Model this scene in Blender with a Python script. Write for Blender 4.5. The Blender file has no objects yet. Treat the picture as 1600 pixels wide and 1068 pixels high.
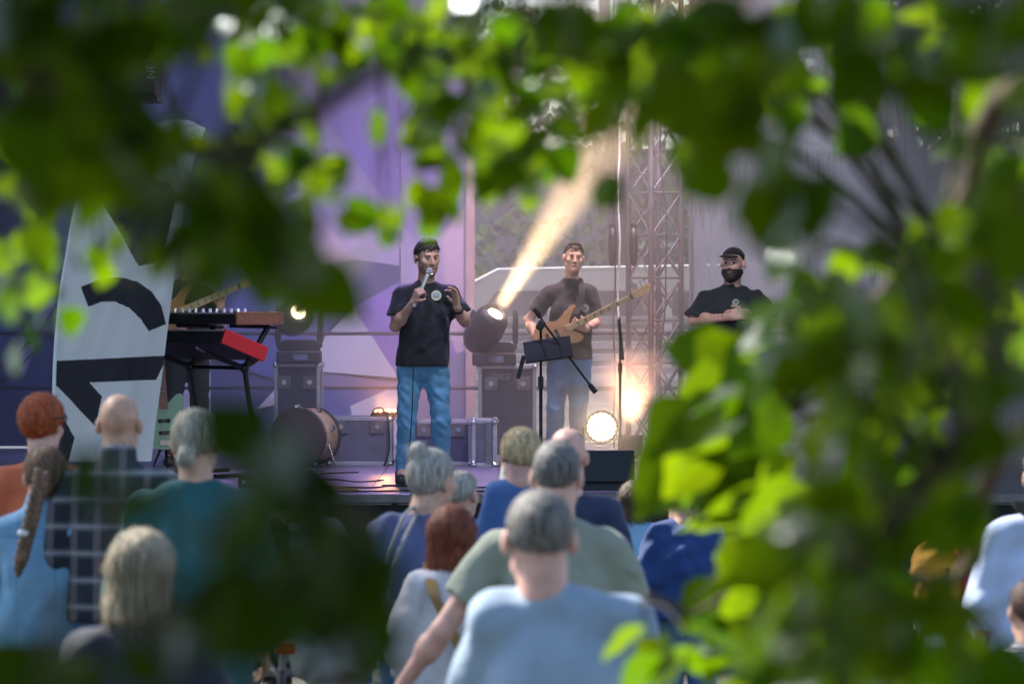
import bpy, bmesh, math, random
import numpy as np
from mathutils import Vector, Matrix, noise as mnoise
R = math.radians
random.seed(7); rng = np.random.default_rng(7)
scene = bpy.context.scene
COL = scene.collection

# ------------------------------------------------------------------ camera
HOR, FPX, CAMZ = 477.0, 6000.0, 2.15        # horizon row, focal length in photo pixels, eye height
cam_d = bpy.data.cameras.new('camera'); cam = bpy.data.objects.new('camera', cam_d); COL.objects.link(cam)
cam.location = (0, 0, CAMZ); cam.rotation_euler = (R(90), 0, 0)
cam_d.lens = 135; cam_d.sensor_width = 36; cam_d.shift_y = (HOR - 534) / 1600
cam_d.clip_start = .1; cam_d.clip_end = 3000
cam_d.dof.use_dof = True; cam_d.dof.focus_distance = 28.0; cam_d.dof.aperture_fstop = 3.9
scene.camera = cam
# ------------------------------------------------------------------ world, sun, exposure
SUN_EL, SUN_AZ = 45, -52                     # azimuth from +Y, negative = to the left
world = bpy.data.worlds.new('World'); scene.world = world; world.use_nodes = True
nt = world.node_tree; bg = nt.nodes['Background']
sky = nt.nodes.new('ShaderNodeTexSky'); sky.sky_type = 'NISHITA'; sky.sun_disc = False
sky.sun_elevation = R(SUN_EL); sky.sun_rotation = R(SUN_AZ); sky.dust_density = 1.0; sky.air_density = 1.0
nt.links.new(sky.outputs[0], bg.inputs[0]); bg.inputs[1].default_value = 0.10
sun_d = bpy.data.lights.new('sun', 'SUN'); sun_d.energy = 4.4; sun_d.angle = R(5); sun_d.color = (1, .93, .82)
sun = bpy.data.objects.new('sun', sun_d); COL.objects.link(sun)
sv = Vector((math.sin(R(SUN_AZ)) * math.cos(R(SUN_EL)), math.cos(R(SUN_AZ)) * math.cos(R(SUN_EL)), math.sin(R(SUN_EL))))
sun.rotation_euler = sv.to_track_quat('Z', 'Y').to_euler(); sun.location = (-20, 10, 30)
scene.view_settings.view_transform = 'Standard'; scene.view_settings.look = 'None'
scene.view_settings.exposure = 1.42; scene.view_settings.gamma = 1
cy = scene.cycles
cy.use_denoising = True; cy.max_bounces = 6; cy.transparent_max_bounces = 10; cy.volume_bounces = 0
cy.diffuse_bounces = 3; cy.glossy_bounces = 2; cy.transmission_bounces = 4
cy.caustics_reflective = False; cy.caustics_refractive = False; cy.sample_clamp_indirect = 6

# ------------------------------------------------------------------ helpers
def P(px, py, d):
    """A photograph pixel seen at distance d, as a point of the place."""
    return Vector(((px - 800) / FPX * d, d, CAMZ + (HOR - py) / FPX * d))

def lin(c):
    return tuple(((v / 255) / 12.92 if v / 255 <= .04045 else ((v / 255 + .055) / 1.055) ** 2.4) for v in c)

MATS = {}
def mat(name, col, rough=.6, metal=0., var=.15, vs=6., bump=0., bs=60., stretch=(1, 1, 1), spec=.5, col2=None, sheen=0, sss=0, crease=0):
    if name in MATS: return MATS[name]
    m = bpy.data.materials.new(name); m.use_nodes = True; t = m.node_tree; b = t.nodes['Principled BSDF']
    tc = t.nodes.new('ShaderNodeTexCoord'); mp = t.nodes.new('ShaderNodeMapping'); mp.inputs['Scale'].default_value = stretch
    t.links.new(tc.outputs['Object'], mp.inputs[0])
    nz = t.nodes.new('ShaderNodeTexNoise'); nz.inputs['Scale'].default_value = vs; nz.inputs['Detail'].default_value = 5
    t.links.new(mp.outputs[0], nz.inputs[0])
    rp = t.nodes.new('ShaderNodeMapRange'); rp.inputs[1].default_value = .3; rp.inputs[2].default_value = .7
    t.links.new(nz.outputs[0], rp.inputs[0])
    mx = t.nodes.new('ShaderNodeMix'); mx.data_type = 'RGBA'
    a = [max(0, c * (1 - var)) for c in col]; c2 = col2 or [min(1, c * (1 + var)) for c in col]
    mx.inputs[6].default_value = (*a, 1); mx.inputs[7].default_value = (*c2, 1)
    t.links.new(rp.outputs[0], mx.inputs[0]); t.links.new(mx.outputs[2], b.inputs['Base Color'])
    b.inputs['Roughness'].default_value = rough; b.inputs['Metallic'].default_value = metal
    b.inputs['Specular IOR Level'].default_value = spec
    if sheen: b.inputs['Sheen Weight'].default_value = sheen
    if sss:
        b.inputs['Subsurface Weight'].default_value = sss; b.inputs['Subsurface Radius'].default_value = (.012, .005, .003)
    if bump:
        n2 = t.nodes.new('ShaderNodeTexNoise'); n2.inputs['Scale'].default_value = bs; n2.inputs['Detail'].default_value = 4
        t.links.new(mp.outputs[0], n2.inputs[0])
        bp = t.nodes.new('ShaderNodeBump'); bp.inputs['Strength'].default_value = bump; bp.inputs['Distance'].default_value = .02
        t.links.new(n2.outputs[0], bp.inputs['Height']); t.links.new(bp.outputs[0], b.inputs['Normal'])
        if crease:                               # broad drag creases of worn cloth
            n3 = t.nodes.new('ShaderNodeTexNoise'); n3.noise_type = 'RIDGED_MULTIFRACTAL'; n3.inputs['Scale'].default_value = 4.5; n3.inputs['Detail'].default_value = 3; n3.inputs['Distortion'].default_value = 1.2
            t.links.new(mp.outputs[0], n3.inputs[0]); b3 = t.nodes.new('ShaderNodeBump'); b3.inputs['Strength'].default_value = crease; b3.inputs['Distance'].default_value = .03
            t.links.new(n3.outputs[0], b3.inputs['Height']); t.links.new(bp.outputs[0], b3.inputs['Normal']); t.links.new(b3.outputs[0], b.inputs['Normal'])
    MATS[name] = m
    return m

def emit(name, col, strength):
    if name in MATS: return MATS[name]
    m = bpy.data.materials.new(name); m.use_nodes = True; t = m.node_tree; t.nodes.clear()
    e = t.nodes.new('ShaderNodeEmission'); e.inputs[0].default_value = (*col, 1); e.inputs[1].default_value = strength
    o = t.nodes.new('ShaderNodeOutputMaterial'); t.links.new(e.outputs[0], o.inputs[0]); MATS[name] = m
    return m

def tag(o, label=None, cat=None, group=None, kind=None):
    if label: o['label'] = label
    if cat: o['category'] = cat
    if group: o['group'] = group
    if kind: o['kind'] = kind
    return o

def thing(name, label, cat, loc=(0, 0, 0), rz=0., group=None):
    o = bpy.data.objects.new(name, None); COL.objects.link(o); o.empty_display_size = .1
    o.location = loc; o.rotation_euler = (0, 0, rz)
    return tag(o, label, cat, group)

def link(name, me, parent=None, m=None, smooth=False):
    o = bpy.data.objects.new(name, me); COL.objects.link(o)
    if m is not None and not me.materials: me.materials.append(m)
    if parent is not None: o.parent = parent
    if smooth: me.shade_smooth()
    return o

class MB:
    """Collects shapes into one mesh."""
    def __init__(s): s.v = []; s.f = []; s.m = []
    def raw(s, vs, fs, mi=0):
        k = len(s.v); s.v += [tuple(v) for v in vs]; s.f += [tuple(i + k for i in f) for f in fs]; s.m += [mi] * len(fs); return s
    def box(s, c, size, M=None, mi=0, ch=0.):
        x, y, z = (a / 2 for a in size); c = Vector(c)
        if ch <= 0:
            vs = [Vector((i * x, j * y, k * z)) for i in (-1, 1) for j in (-1, 1) for k in (-1, 1)]
            fs = [(0, 1, 3, 2), (4, 6, 7, 5), (0, 4, 5, 1), (2, 3, 7, 6), (0, 2, 6, 4), (1, 5, 7, 3)]
        else:                                   # chamfered box
            bm = bmesh.new(); bmesh.ops.create_cube(bm, size=1); bmesh.ops.scale(bm, vec=size, verts=bm.verts)
            bmesh.ops.bevel(bm, geom=bm.edges[:], offset=ch, segments=2, affect='EDGES', profile=.5)
            bm.verts.index_update(); vs = [v.co.copy() for v in bm.verts]; fs = [tuple(v.index for v in f.verts) for f in bm.faces]; bm.free()
        if M is not None: vs = [M @ v for v in vs]
        return s.raw([v + c for v in vs], fs, mi)
    def tube(s, pts, rad, n=8, mi=0, cap=True):
        pts = [Vector(p) for p in pts]; L = len(pts)
        rad = [rad] * L if not hasattr(rad, '__len__') else rad
        vs = []; fs = []; ref = None
        for i, p in enumerate(pts):
            t = (pts[min(i + 1, L - 1)] - pts[max(i - 1, 0)])
            t = t.normalized() if t.length > 1e-9 else Vector((0, 0, 1))
            if ref is None: ref = t.orthogonal().normalized()
            ref = (ref - t * ref.dot(t)); ref = ref.normalized() if ref.length > 1e-6 else t.orthogonal().normalized()
            b = t.cross(ref)
            vs += [p + (ref * math.cos(a) + b * math.sin(a)) * rad[i] for a in (2 * math.pi * j / n for j in range(n))]
        for i in range(L - 1):
            for j in range(n):
                fs.append((i * n + j, i * n + (j + 1) % n, (i + 1) * n + (j + 1) % n, (i + 1) * n + j))
        if cap: fs.append(tuple(range(n))[::-1]); fs.append(tuple((L - 1) * n + j for j in range(n)))
        return s.raw(vs, fs, mi)
    def lathe(s, prof, c=(0, 0, 0), M=None, n=20, mi=0):
        """prof: (radius, height) pairs about local Z."""
        c = Vector(c); vs = []; fs = []
        for r, z in prof:
            for j in range(n):
                a = 2 * math.pi * j / n; v = Vector((r * math.cos(a), r * math.sin(a), z)); vs.append((M @ v if M is not None else v) + c)
        for i in range(len(prof) - 1):
            for j in range(n): fs.append((i * n + j, i * n + (j + 1) % n, (i + 1) * n + (j + 1) % n, (i + 1) * n + j))
        if prof[0][0] > 1e-4: fs.append(tuple(range(n))[::-1])
        if prof[-1][0] > 1e-4: fs.append(tuple((len(prof) - 1) * n + j for j in range(n)))
        return s.raw(vs, fs, mi)
    def ball(s, c, r, n=10, M=None, mi=0):
        r = (r, r, r) if not hasattr(r, '__len__') else r; c = Vector(c); vs = []; fs = []
        h = max(4, n // 2)
        for i in range(h + 1):
            t = math.pi * i / h
            for j in range(n):
                a = 2 * math.pi * j / n
                v = Vector((r[0] * math.sin(t) * math.cos(a), r[1] * math.sin(t) * math.sin(a), r[2] * math.cos(t))); vs.append((M @ v if M is not None else v) + c)
        for i in range(h):
            for j in range(n): fs.append((i * n + j, (i + 1) * n + j, (i + 1) * n + (j + 1) % n, i * n + (j + 1) % n))
        return s.raw(vs, fs, mi)
    def prism(s, poly, y0, y1, M=None, c=(0, 0, 0), mi=0):
        """poly: (x, z) outline, extruded from y0 to y1."""
        c = Vector(c); n = len(poly)
        vs = [Vector((x, y0, z)) for x, z in poly] + [Vector((x, y1, z)) for x, z in poly]
        fs = [tuple(range(n)), tuple(range(2 * n - 1, n - 1, -1))] + [(i, i + n, (i + 1) % n + n, (i + 1) % n) for i in range(n)]
        if M is not None: vs = [M @ v for v in vs]
        return s.raw([v + c for v in vs], fs, mi)
    def build(s, name, m, parent=None, world=False, smooth=False, bevel=0.):
        me = bpy.data.meshes.new(name); off = Vector(parent.location) if (world and parent is not None) else Vector((0, 0, 0))
        me.from_pydata([tuple(Vector(v) - off) for v in s.v], [], s.f)
        ms = m if isinstance(m, (list, tuple)) else [m]
        for x in ms: me.materials.append(x)
        if len(ms) > 1: me.polygons.foreach_set('material_index', s.m)
        bm = bmesh.new(); bm.from_mesh(me); bmesh.ops.recalc_face_normals(bm, faces=bm.faces[:])
        if bevel > 0:
            bmesh.ops.remove_doubles(bm, verts=bm.verts[:], dist=1e-5)
            es = [e for e in bm.edges if e.is_manifold and e.calc_face_angle(0) > .6]
            bmesh.ops.bevel(bm, geom=es, offset=bevel, segments=2, affect='EDGES', profile=.5, clamp_overlap=True)
        bm.to_mesh(me); bm.free(); me.update()
        if smooth: me.shade_smooth()
        return link(name, me, parent)

def bez(pts, n=12):
    """Smooth curve (Catmull-Rom) through points."""
    pts = [Vector(p) for p in pts]; out = []
    for i in range(len(pts) - 1):
        a = pts[max(i - 1, 0)]; b = pts[i]; c = pts[i + 1]; d = pts[min(i + 2, len(pts) - 1)]
        for k in range(n):
            t = k / n
            out.append(.5 * ((2 * b) + (c - a) * t + (2 * a - 5 * b + 4 * c - d) * t * t + (3 * b - a - 3 * c + d) * t ** 3))
    out.append(pts[-1]); return out

def text(name, s, m, parent, loc, size, rot=(R(90), 0, 0)):
    c = bpy.data.curves.new(name, 'FONT'); c.body = s; c.size = size; c.extrude = .001; c.align_x = 'CENTER'; c.align_y = 'CENTER'
    tmp = bpy.data.objects.new(name, c); COL.objects.link(tmp); bpy.context.view_layer.update()
    me = bpy.data.meshes.new_from_object(tmp.evaluated_get(bpy.context.evaluated_depsgraph_get())); bpy.data.objects.remove(tmp)
    me.materials.clear(); me.materials.append(m); o = link(name, me, parent); o.location = loc; o.rotation_euler = rot
    return o

def spot(parent, loc, target, power, size, col, blend=.3, rad=.05):
    """A lamp's own light, parented to the lamp."""
    l = bpy.data.lights.new('lamp_light', 'SPOT'); l.energy = power; l.spot_size = R(size); l.spot_blend = blend; l.color = col; l.shadow_soft_size = rad
    o = bpy.data.objects.new('lamp_light', l); COL.objects.link(o); o.parent = parent
    off = Vector(parent.location); o.location = Vector(loc) - off
    o.rotation_euler = (Vector(target) - Vector(loc)).to_track_quat('-Z', 'Y').to_euler()
    return o
# ------------------------------------------------------------------ materials of the place
M_black = mat('black_paint', (.012, .012, .014), .5, var=.3, bump=.1)
M_blackm = mat('black_metal', (.02, .02, .022), .4, .6, var=.25)
M_alu = mat('aluminium', (.40, .40, .44), .42, .85, var=.12, vs=20)
M_alud = mat('dull_truss_metal', (.17, .16, .17), .45, .7, var=.2, vs=12)
M_rubber = mat('rubber', (.015, .015, .015), .8)
M_white = mat('white_paint', (.75, .76, .78), .4, var=.06)
M_chrome = mat('chrome', (.7, .7, .72), .15, 1, var=.05)
M_case = mat('case_laminate', (.035, .037, .06), .45, var=.25, vs=14, bump=.15, bs=90)
M_caseg = mat('grey_case_laminate', (.12, .115, .15), .5, var=.15, vs=9, bump=.1, bs=80)
M_ground = mat('trodden_ground', (.075, .072, .06), .95, var=.4, vs=1.2, bump=.5, bs=18)
M_deck = mat('stage_deck_board', (.16, .15, .17), .38, var=.25, vs=3.5, bump=.08, bs=40)
M_skirt = mat('skirt_cloth', (.012, .013, .017), .9, var=.25, vs=8, bump=.2)
M_wood = mat('brown_wood', (.22, .085, .05), .45, var=.3, vs=10, stretch=(1, 6, 6))
M_red = mat('red_paint', (.52, .012, .02), .38, var=.1)

# ------------------------------------------------------------------ ground
bm = MB(); S = 1500
bm.raw([(-S, -200, 0), (S, -200, 0), (S, 2000, 0), (-S, 2000, 0)], [(0, 1, 2, 3)])
tag(bm.build('ground', M_ground), kind='structure')

# ------------------------------------------------------------------ stage
SF, ZS = 26.6, .85
st = thing('concert_stage', 'low black-skirted concert stage with a grey deck behind the crowd', 'stage', (0, SF, 0))
b = MB()
for i in range(7):
    for j in range(5):
        b.box((-6 + 2 * i, SF + 1 + 2 * j, ZS - .04), (1.994, 1.994, .08))
b.build('deck', M_deck, st, True)
b = MB(); b.box((0, SF - .012, ZS - .035), (14, .02, .06)); b.build('edge_trim', M_alud, st, True, bevel=.004)
b = MB(); n = 420; top = []; bot = []
for i in range(n + 1):
    x = -7 + 14 * i / n; yy = SF + .02 + .016 * math.sin(x * 31 + 2 * math.sin(x * 3)) + .01 * math.sin(x * 11)
    top.append((x, yy, ZS - .07)); bot.append((x, yy - .02 + .012 * math.sin(x * 17), .005))
b.raw(top + bot, [(i, i + 1, n + 2 + i, n + 1 + i) for i in range(n)]); b.build('skirt', M_skirt, st, True, smooth=True)
for x in (-6.8, -3, 0, 3, 6.8):
    for y in (27, 31, 36):
        b = MB(); b.tube([(x, y, 0), (x, y, ZS - .08)], .03); b.build('leg', M_alud, st, True)
# small riser ramp at the stage's right
rp = thing('stage_riser', 'flat grey metal plate lying at the stage front beside the wedge monitor', 'riser', (1.25, 27.2, ZS))
b = MB(); b.box((1.28, 27.25, ZS + .035), (.62, .5, .07)); b.build('plate', M_alud, rp, True, bevel=.006)
b = MB(); b.box((1.28, 27.0, ZS + .045), (.62, .012, .05)); b.build('edge_strip', M_alu, rp, True)

# ------------------------------------------------------------------ truss tower (box truss, turned 35 degrees)
def truss_tower(x, y, label, z0=ZS, z1=6.2, group='roof towers'):
    t = thing('truss_tower', label, 'truss', (x, y, z0), R(35), group)
    a = .163; H = z1 - z0; cs = [(-a, -a), (a, -a), (a, a), (-a, a)]
    for cx, cyy in cs:
        b = MB(); b.tube([(cx, cyy, 0), (cx, cyy, H)], .025, 10); b.build('chord', M_alud, t, smooth=True)
    step = .37; nlev = int(H / step)
    for k in range(4):
        p, q = cs[k], cs[(k + 1) % 4]
        for i in range(nlev):
            z = .06 + i * step
            for u, w in ((p, q), (q, p)):
                b = MB(); b.tube([(u[0], u[1], z), (w[0], w[1], z + step)], .0085, 6); b.build('brace', M_alud, t)
            if i % 1 == 0:
                b = MB(); b.tube([(p[0], p[1], z), (q[0], q[1], z)], .010, 6); b.build('rung', M_alud, t)
    b = MB(); b.box((0, 0, .012), (.5, .5, .024)); b.build('base_plate', M_alud, t, bevel=.004)
    return t
tw = P(1023, 0, 33.5)
truss_tower(tw.x, 33.5, 'cross-braced aluminium truss tower behind the bass player')
# cables running down the tower, and two dark fixtures clamped to it
for k, (px, lab) in enumerate(((960, 'loose dark cable hanging beside the truss tower, outermost one'), (967, 'cable in shiny plastic wrap hanging down beside the truss tower'), (1037, 'thin wavy cable running down inside the truss tower'))):
    pts = []
    for i in range(40):
        yy = -80 + i * 20; pts.append(P(px + 1.5 * math.sin(i * .8 + k * 2) + (5 * math.sin(i * .33) if k == 2 else 0), yy, 33.0))
    b = MB(); b.tube(bez(pts, 3),   .011 if k == 1 else .007, 7)
    o = b.build('hanging_cable', mat('cable_wrap', (.6, .6, .62), .12, .5) if k == 1 else M_rubber, smooth=True); tag(o, lab, 'cable')
for px, lab in ((957, 'small dark spotlight hung on the cables beside the truss tower'), (990, 'small dark spotlight clamped on the truss tower chord')):
    c = P(px, 385, 32.9); t = thing('clamped_spotlight', lab, 'spotlight', c)
    b = MB(); b.lathe([(.012, -.17), (.028, -.15), (.036, -.04), (.036, .08), (.026, .15), (.012, .16)], n=12); b.build('housing', M_black, t, smooth=True)
    b = MB(); b.tube([(0, .05, -.05), (0, .07, .1), (0, .03, .17)], .009, 6); b.build('bracket', M_blackm, t)
    b = MB(); b.box((0, .03, .17), (.05, .08, .06)); b.build('clamp', M_blackm, t, bevel=.006)

# ------------------------------------------------------------------ roof
rf = thing('stage_roof', 'flat canopy roof over the concert stage, above the picture', 'roof', (0, 31.5, 5.6))
b = MB(); b.box((0, 33.0, 6.25), (14.6, 14.0, .1)); b.build('canopy', mat('roof_cloth', (.05, .05, .055), .8), rf, True)  # rear overhang lengthened past the stage to keep the sun out
for y in (26.5, 31.5, 36.8):
    b = MB(); b.box((0, y, 6.05), (14.4, .28, .28)); b.build('beam', M_alud, rf, True, bevel=.01)
for x, y, l in ((-6.9, 26.9, 'truss tower at the stage front beyond the flag banner'), (6.9, 26.9, 'truss tower at the stage front beyond the leafy tree'), (-6.9, 36.4, 'truss tower behind the printed backdrop'), (6.9, 36.4, 'truss tower behind the grey scrim')):
    t = thing('roof_post', l, 'post', (x, y, 0)); b = MB(); b.box((0, 0, 2.95), (.3, .3, 5.9)); b.build('shaft', M_alud, t, bevel=.02)
    b = MB(); b.box((0, 0, .03), (.6, .6, .06)); b.build('base_plate', M_alud, t, bevel=.006)

# ------------------------------------------------------------------ printed backdrop (flat print of facets)
BD = 35.0
bd = thing('stage_backdrop', 'purple and navy printed backdrop with pale triangles behind the singer', 'backdrop', (-3, BD, ZS))
pc = {'navy': (.012, .02, .10), 'blue': (.03, .045, .20), 'purple': (.14, .085, .34), 'lav': (.22, .18, .32), 'pale': (.36, .37, .47), 'dusk': (.10, .09, .20), 'pink': (.32, .23, .33), 'black': (.008, .01, .03)}
pm = [mat('print_' + k, v, .75, var=.12, vs=1.5, bump=.08, bs=250) for k, v in pc.items()]; pk = list(pc)
def bpoly(b, pts, colr, lay):
    vs = [P(x, y, BD) for x, y in pts]
    for v in vs: v.y = BD - .004 * lay; v.z = max(v.z, ZS + .02)
    b.raw(vs, [tuple(range(len(vs)))], pk.index(colr))
def panel(x0, x1, polys):
    b = MB(); z0 = ZS + .02
    a, c = P(x0, 0, BD).x, P(x1, 0, BD).x
    b.box(((a + c) / 2, BD + .012, 3.5), (c - a, .02, 5.2), mi=pk.index('dusk'))
    for k, (pts, cl) in enumerate(polys): bpoly(b, pts, cl, k + 1)
    b.build('printed_panel', pm, bd, True)
panel(-150, 624, [
    ([(-150, -200), (624, -200), (624, 780), (-150, 780)], 'navy'),
    ([(380, -200), (624, -200), (624, 345), (505, 180), (380, 20)], 'purple'),
    ([(505, 180), (624, 346), (624, 415), (555, 405), (470, 300), (440, 200)], 'lav'),
    ([(470, 300), (555, 405), (470, 420), (380, 330)], 'pink'),
    ([(-150, -200), (250, -200), (330, 60), (60, 260), (-150, 200)], 'black'),
    ([(250, 60), (380, 60), (380, 200), (300, 230)], 'blue'),
    ([(400, 640), (552, 480), (624, 590), (500, 580), (470, 620)], 'pale'),
    ([(552, 480), (624, 590), (624, 440)], 'purple'),
    ([(380, 440), (548, 478), (440, 595), (330, 560)], 'blue'),
    ([(500, 582), (624, 597), (624, 640), (500, 600)], 'dusk'),
    ([(500, 602), (624, 610), (560, 640), (500, 690), (440, 690), (440, 630)], 'blue'),
    ([(547, 634), (624, 600), (624, 700), (560, 690)], 'pale'),
    ([(20, 560), (42, 510), (80, 460), (90, 470), (60, 520), (40, 590)], 'lav'),
    ([(-60, 420), (30, 460), (10, 540), (-60, 600)], 'blue'),
    ([(265, 560), (330, 545), (330, 690), (265, 690)], 'pale'),
])
panel(626, 742, [
    ([(626, -200), (742, -200), (742, 780), (626, 780)], 'purple'),
    ([(626, 350), (665, 395), (742, 300), (742, 520), (626, 440)], 'lav'),
    ([(690, 370), (742, 300), (742, 620), (700, 520)], 'pink'),
    ([(626, 592), (742, 540), (742, 780), (626, 780)], 'dusk'),
])
b = MB(); a = P(735, 0, BD).x; b.box((a, BD - .06, 3.4), (.085, .06, 5.1)); b.build('frame_post', mat('frame_post', (.30, .2, .2), .5), bd, True, bevel=.006)

# railing in front of the backdrop
rl = thing('stage_railing', 'dark pipe guard railing along the back of the stage', 'railing', (0, 34.2, ZS))
for py in (521, 606):
    b = MB(); b.tube([P(-120, py, 34.2), P(1600, py, 34.2)], .016, 8); b.build('rail', M_blackm, rl, True, smooth=True)
for px in (-60, 82, 250, 497, 700, 905, 1105, 1350):
    q = P(px, 521, 34.2); b = MB(); b.tube([q, (q.x, q.y, ZS)], .018, 8); b.build('post', M_blackm, rl, True, smooth=True)
for px in (0, 24):
    b = MB(); b.tube([P(px - 30, 606, 34.15), P(px + 60, 521, 34.15)], .012, 6); b.build('diagonal', M_blackm, rl, True)

# ------------------------------------------------------------------ mesh scrim at the right (open weave, daylight comes through its thin streaks)
m = bpy.data.materials.new('streaky_mesh'); m.use_nodes = True; t = m.node_tree; t.nodes.clear()
tc = t.nodes.new('ShaderNodeTexCoord'); mp = t.nodes.new('ShaderNodeMapping'); mp.inputs['Scale'].default_value = (42, 1, 2.2)
n1 = t.nodes.new('ShaderNodeTexNoise'); n1.inputs['Scale'].default_value = 1.0; n1.inputs['Detail'].default_value = 4
n2 = t.nodes.new('ShaderNodeTexNoise'); n2.inputs['Scale'].default_value = 1.1
t.links.new(tc.outputs['Object'], mp.inputs[0]); t.links.new(mp.outputs[0], n1.inputs[0]); t.links.new(tc.outputs['Object'], n2.inputs[0])
ma = t.nodes.new('ShaderNodeMath'); ma.operation = 'MULTIPLY_ADD'; ma.inputs[1].default_value = .55; t.links.new(n2.outputs[0], ma.inputs[0]); t.links.new(n1.outputs[0], ma.inputs[2])
mr = t.nodes.new('ShaderNodeMapRange'); mr.inputs[1].default_value = .80; mr.inputs[2].default_value = .95; mr.inputs[3].default_value = .05; mr.inputs[4].default_value = .75; t.links.new(ma.outputs[0], mr.inputs[0])
df = t.nodes.new('ShaderNodeBsdfDiffuse'); df.inputs[0].default_value = (.26, .26, .30, 1)
tl = t.nodes.new('ShaderNodeBsdfTranslucent'); tl.inputs[0].default_value = (.45, .45, .50, 1)
tp = t.nodes.new('ShaderNodeBsdfTransparent')
m1 = t.nodes.new('ShaderNodeMixShader'); m1.inputs[0].default_value = .45; t.links.new(df.outputs[0], m1.inputs[1]); t.links.new(tl.outputs[0], m1.inputs[2])
m2 = t.nodes.new('ShaderNodeMixShader'); t.links.new(mr.outputs[0], m2.inputs[0]); t.links.new(m1.outputs[0], m2.inputs[1]); t.links.new(tp.outputs[0], m2.inputs[2])
o = t.nodes.new('ShaderNodeOutputMaterial'); t.links.new(m2.outputs[0], o.inputs[0]); M_scrim = m
sc = thing('mesh_scrim', 'grey translucent mesh scrim with pale vertical streaks behind the bearded man', 'scrim', (4.2, 34.6, ZS))
b = MB(); x0 = P(1080, 0, 34.6).x; n = 60
top = []; bot = []
for i in range(n + 1):
    x = x0 + (7.0 - x0) * i / n; yy = 34.6 + .012 * math.sin(x * 5.1 + 1) + .006 * math.sin(x * 13)
    top.append((x, yy, 6.0)); bot.append((x, yy, ZS + .01))
b.raw(top + bot, [(i, i + 1, n + 2 + i, n + 1 + i) for i in range(n)]); b.build('mesh_cloth', M_scrim, sc, True, smooth=True)
b = MB(); b.tube([(x0, 34.6, ZS), (x0, 34.6, 6)], .02); b.build('edge_pole', M_alud, sc, True)

# ------------------------------------------------------------------ behind the stage: van, slatted fence, building, trees
vn = thing('parked_van', 'white passenger van parked behind the stage, seen between the performers', 'van', (-.05, 41, 0))
def vz(py): return P(0, py, 41).z
def vx(px): return P(px, 0, 41).x
side = [(-2.6, .45), (-2.62, .95), (-2.3, 1.25), (-1.75, 1.42), (-1.05, 2.36), (-.7, 2.54), (2.5, 2.6), (2.62, 2.5), (2.66, .5)]
b = MB(); b.prism([(x + .6, z) for x, z in side], -.95, .95); b.build('body', mat('van_paint', (.82, .83, .85), .25, var=.04), vn, bevel=.05)
M_glass = mat('dark_glass', (.10, .11, .13), .08, var=.1, spec=.8)
for x0_, x1_ in ((-.72, .42), (.52, 1.62), (1.72, 2.95)):
    pts = [(x0_, 1.5), (x1_, 1.5), (x1_, 2.3), (max(x0_, -.1) if x0_ < 0 else x0_, 2.3)]
    b = MB(); b.prism(pts, -.965, -.94); b.build('window', M_glass, vn)
b = MB(); b.prism([(-1.55, .8), (-1.98, .8), (-2.0, 1.0), (-1.5, 1.08)], -.965, -.93); b.build('headlight', mat('lamp_glass', (.8, .8, .8), .1), vn)
for x in (-1.15, 2.1):
    w = bpy.data.objects.new('wheel', None); COL.objects.link(w); w.parent = vn; w.location = (x, -.86, .36)
    Mx = Matrix.Rotation(R(90), 3, 'X')
    b = MB(); b.lathe([(.22, -.1), (.34, -.1), (.36, -.06), (.36, .06), (.34, .1), (.22, .1)], M=Mx, n=24); b.build('tyre', M_rubber, w, smooth=True)
    b = MB(); b.lathe([(.03, .07), (.2, .09), (.23, .1), (.23, -.08), (.03, -.08)], M=Mx, n=20); b.build('rim', M_alu, w)
b = MB(); b.box((.9, -.965, 1.28), (4.4, .03, .05)); b.box((.9, -.965, .72), (4.6, .03, .1)); b.build('side_moulding', mat('grey_plastic', (.15, .15, .16), .6), vn)
b = MB(); b.box((-.72, -1.08, 1.55), (.12, .2, .22), ch=.03); b.build('mirror', M_black, vn)

fn = thing('slatted_fence', 'white horizontal slat fence behind the truss tower', 'fence', (1.6, 38.8, 0))
for k in range(13):
    b = MB(); b.box((1.0, 38.8, .5 + k * .125), (3.2, .03, .07)); b.build('slat', M_white, fn, True, bevel=.005)
for x in (-.5, .6, 1.45, 2.5):
    b = MB(); b.box((x, 38.84, 1.1), (.08, .04, 2.2)); b.build('post', M_white, fn, True, bevel=.005)

bl = thing('grey_building', 'plain grey building with windows far behind the stage', 'building', (0, 66, 0))
b = MB(); b.box((4, 70, 2.2), (46, 8, 4.4)); b.build('wall', mat('render_wall', (.34, .32, .31), .9, var=.12, vs=.6), bl, True)
b = MB(); b.box((4, 70, 4.6), (47, 9, .4)); b.build('roof', mat('roof_slate', (.12, .09, .08), .8), bl, True)
for i in range(9):
    for z in (2.4,):
        w = MB(); w.box((-14 + i * 4.2, 65.98, z), (1.3, .08, 1.7)); fo = w.build('window', M_white, bl, True)
        w = MB(); w.box((-14 + i * 4.2, 65.935, z), (1.1, .03, 1.5)); p_ = w.build('pane', M_glass, fo); p_.location = -Vector(bl.location)

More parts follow.
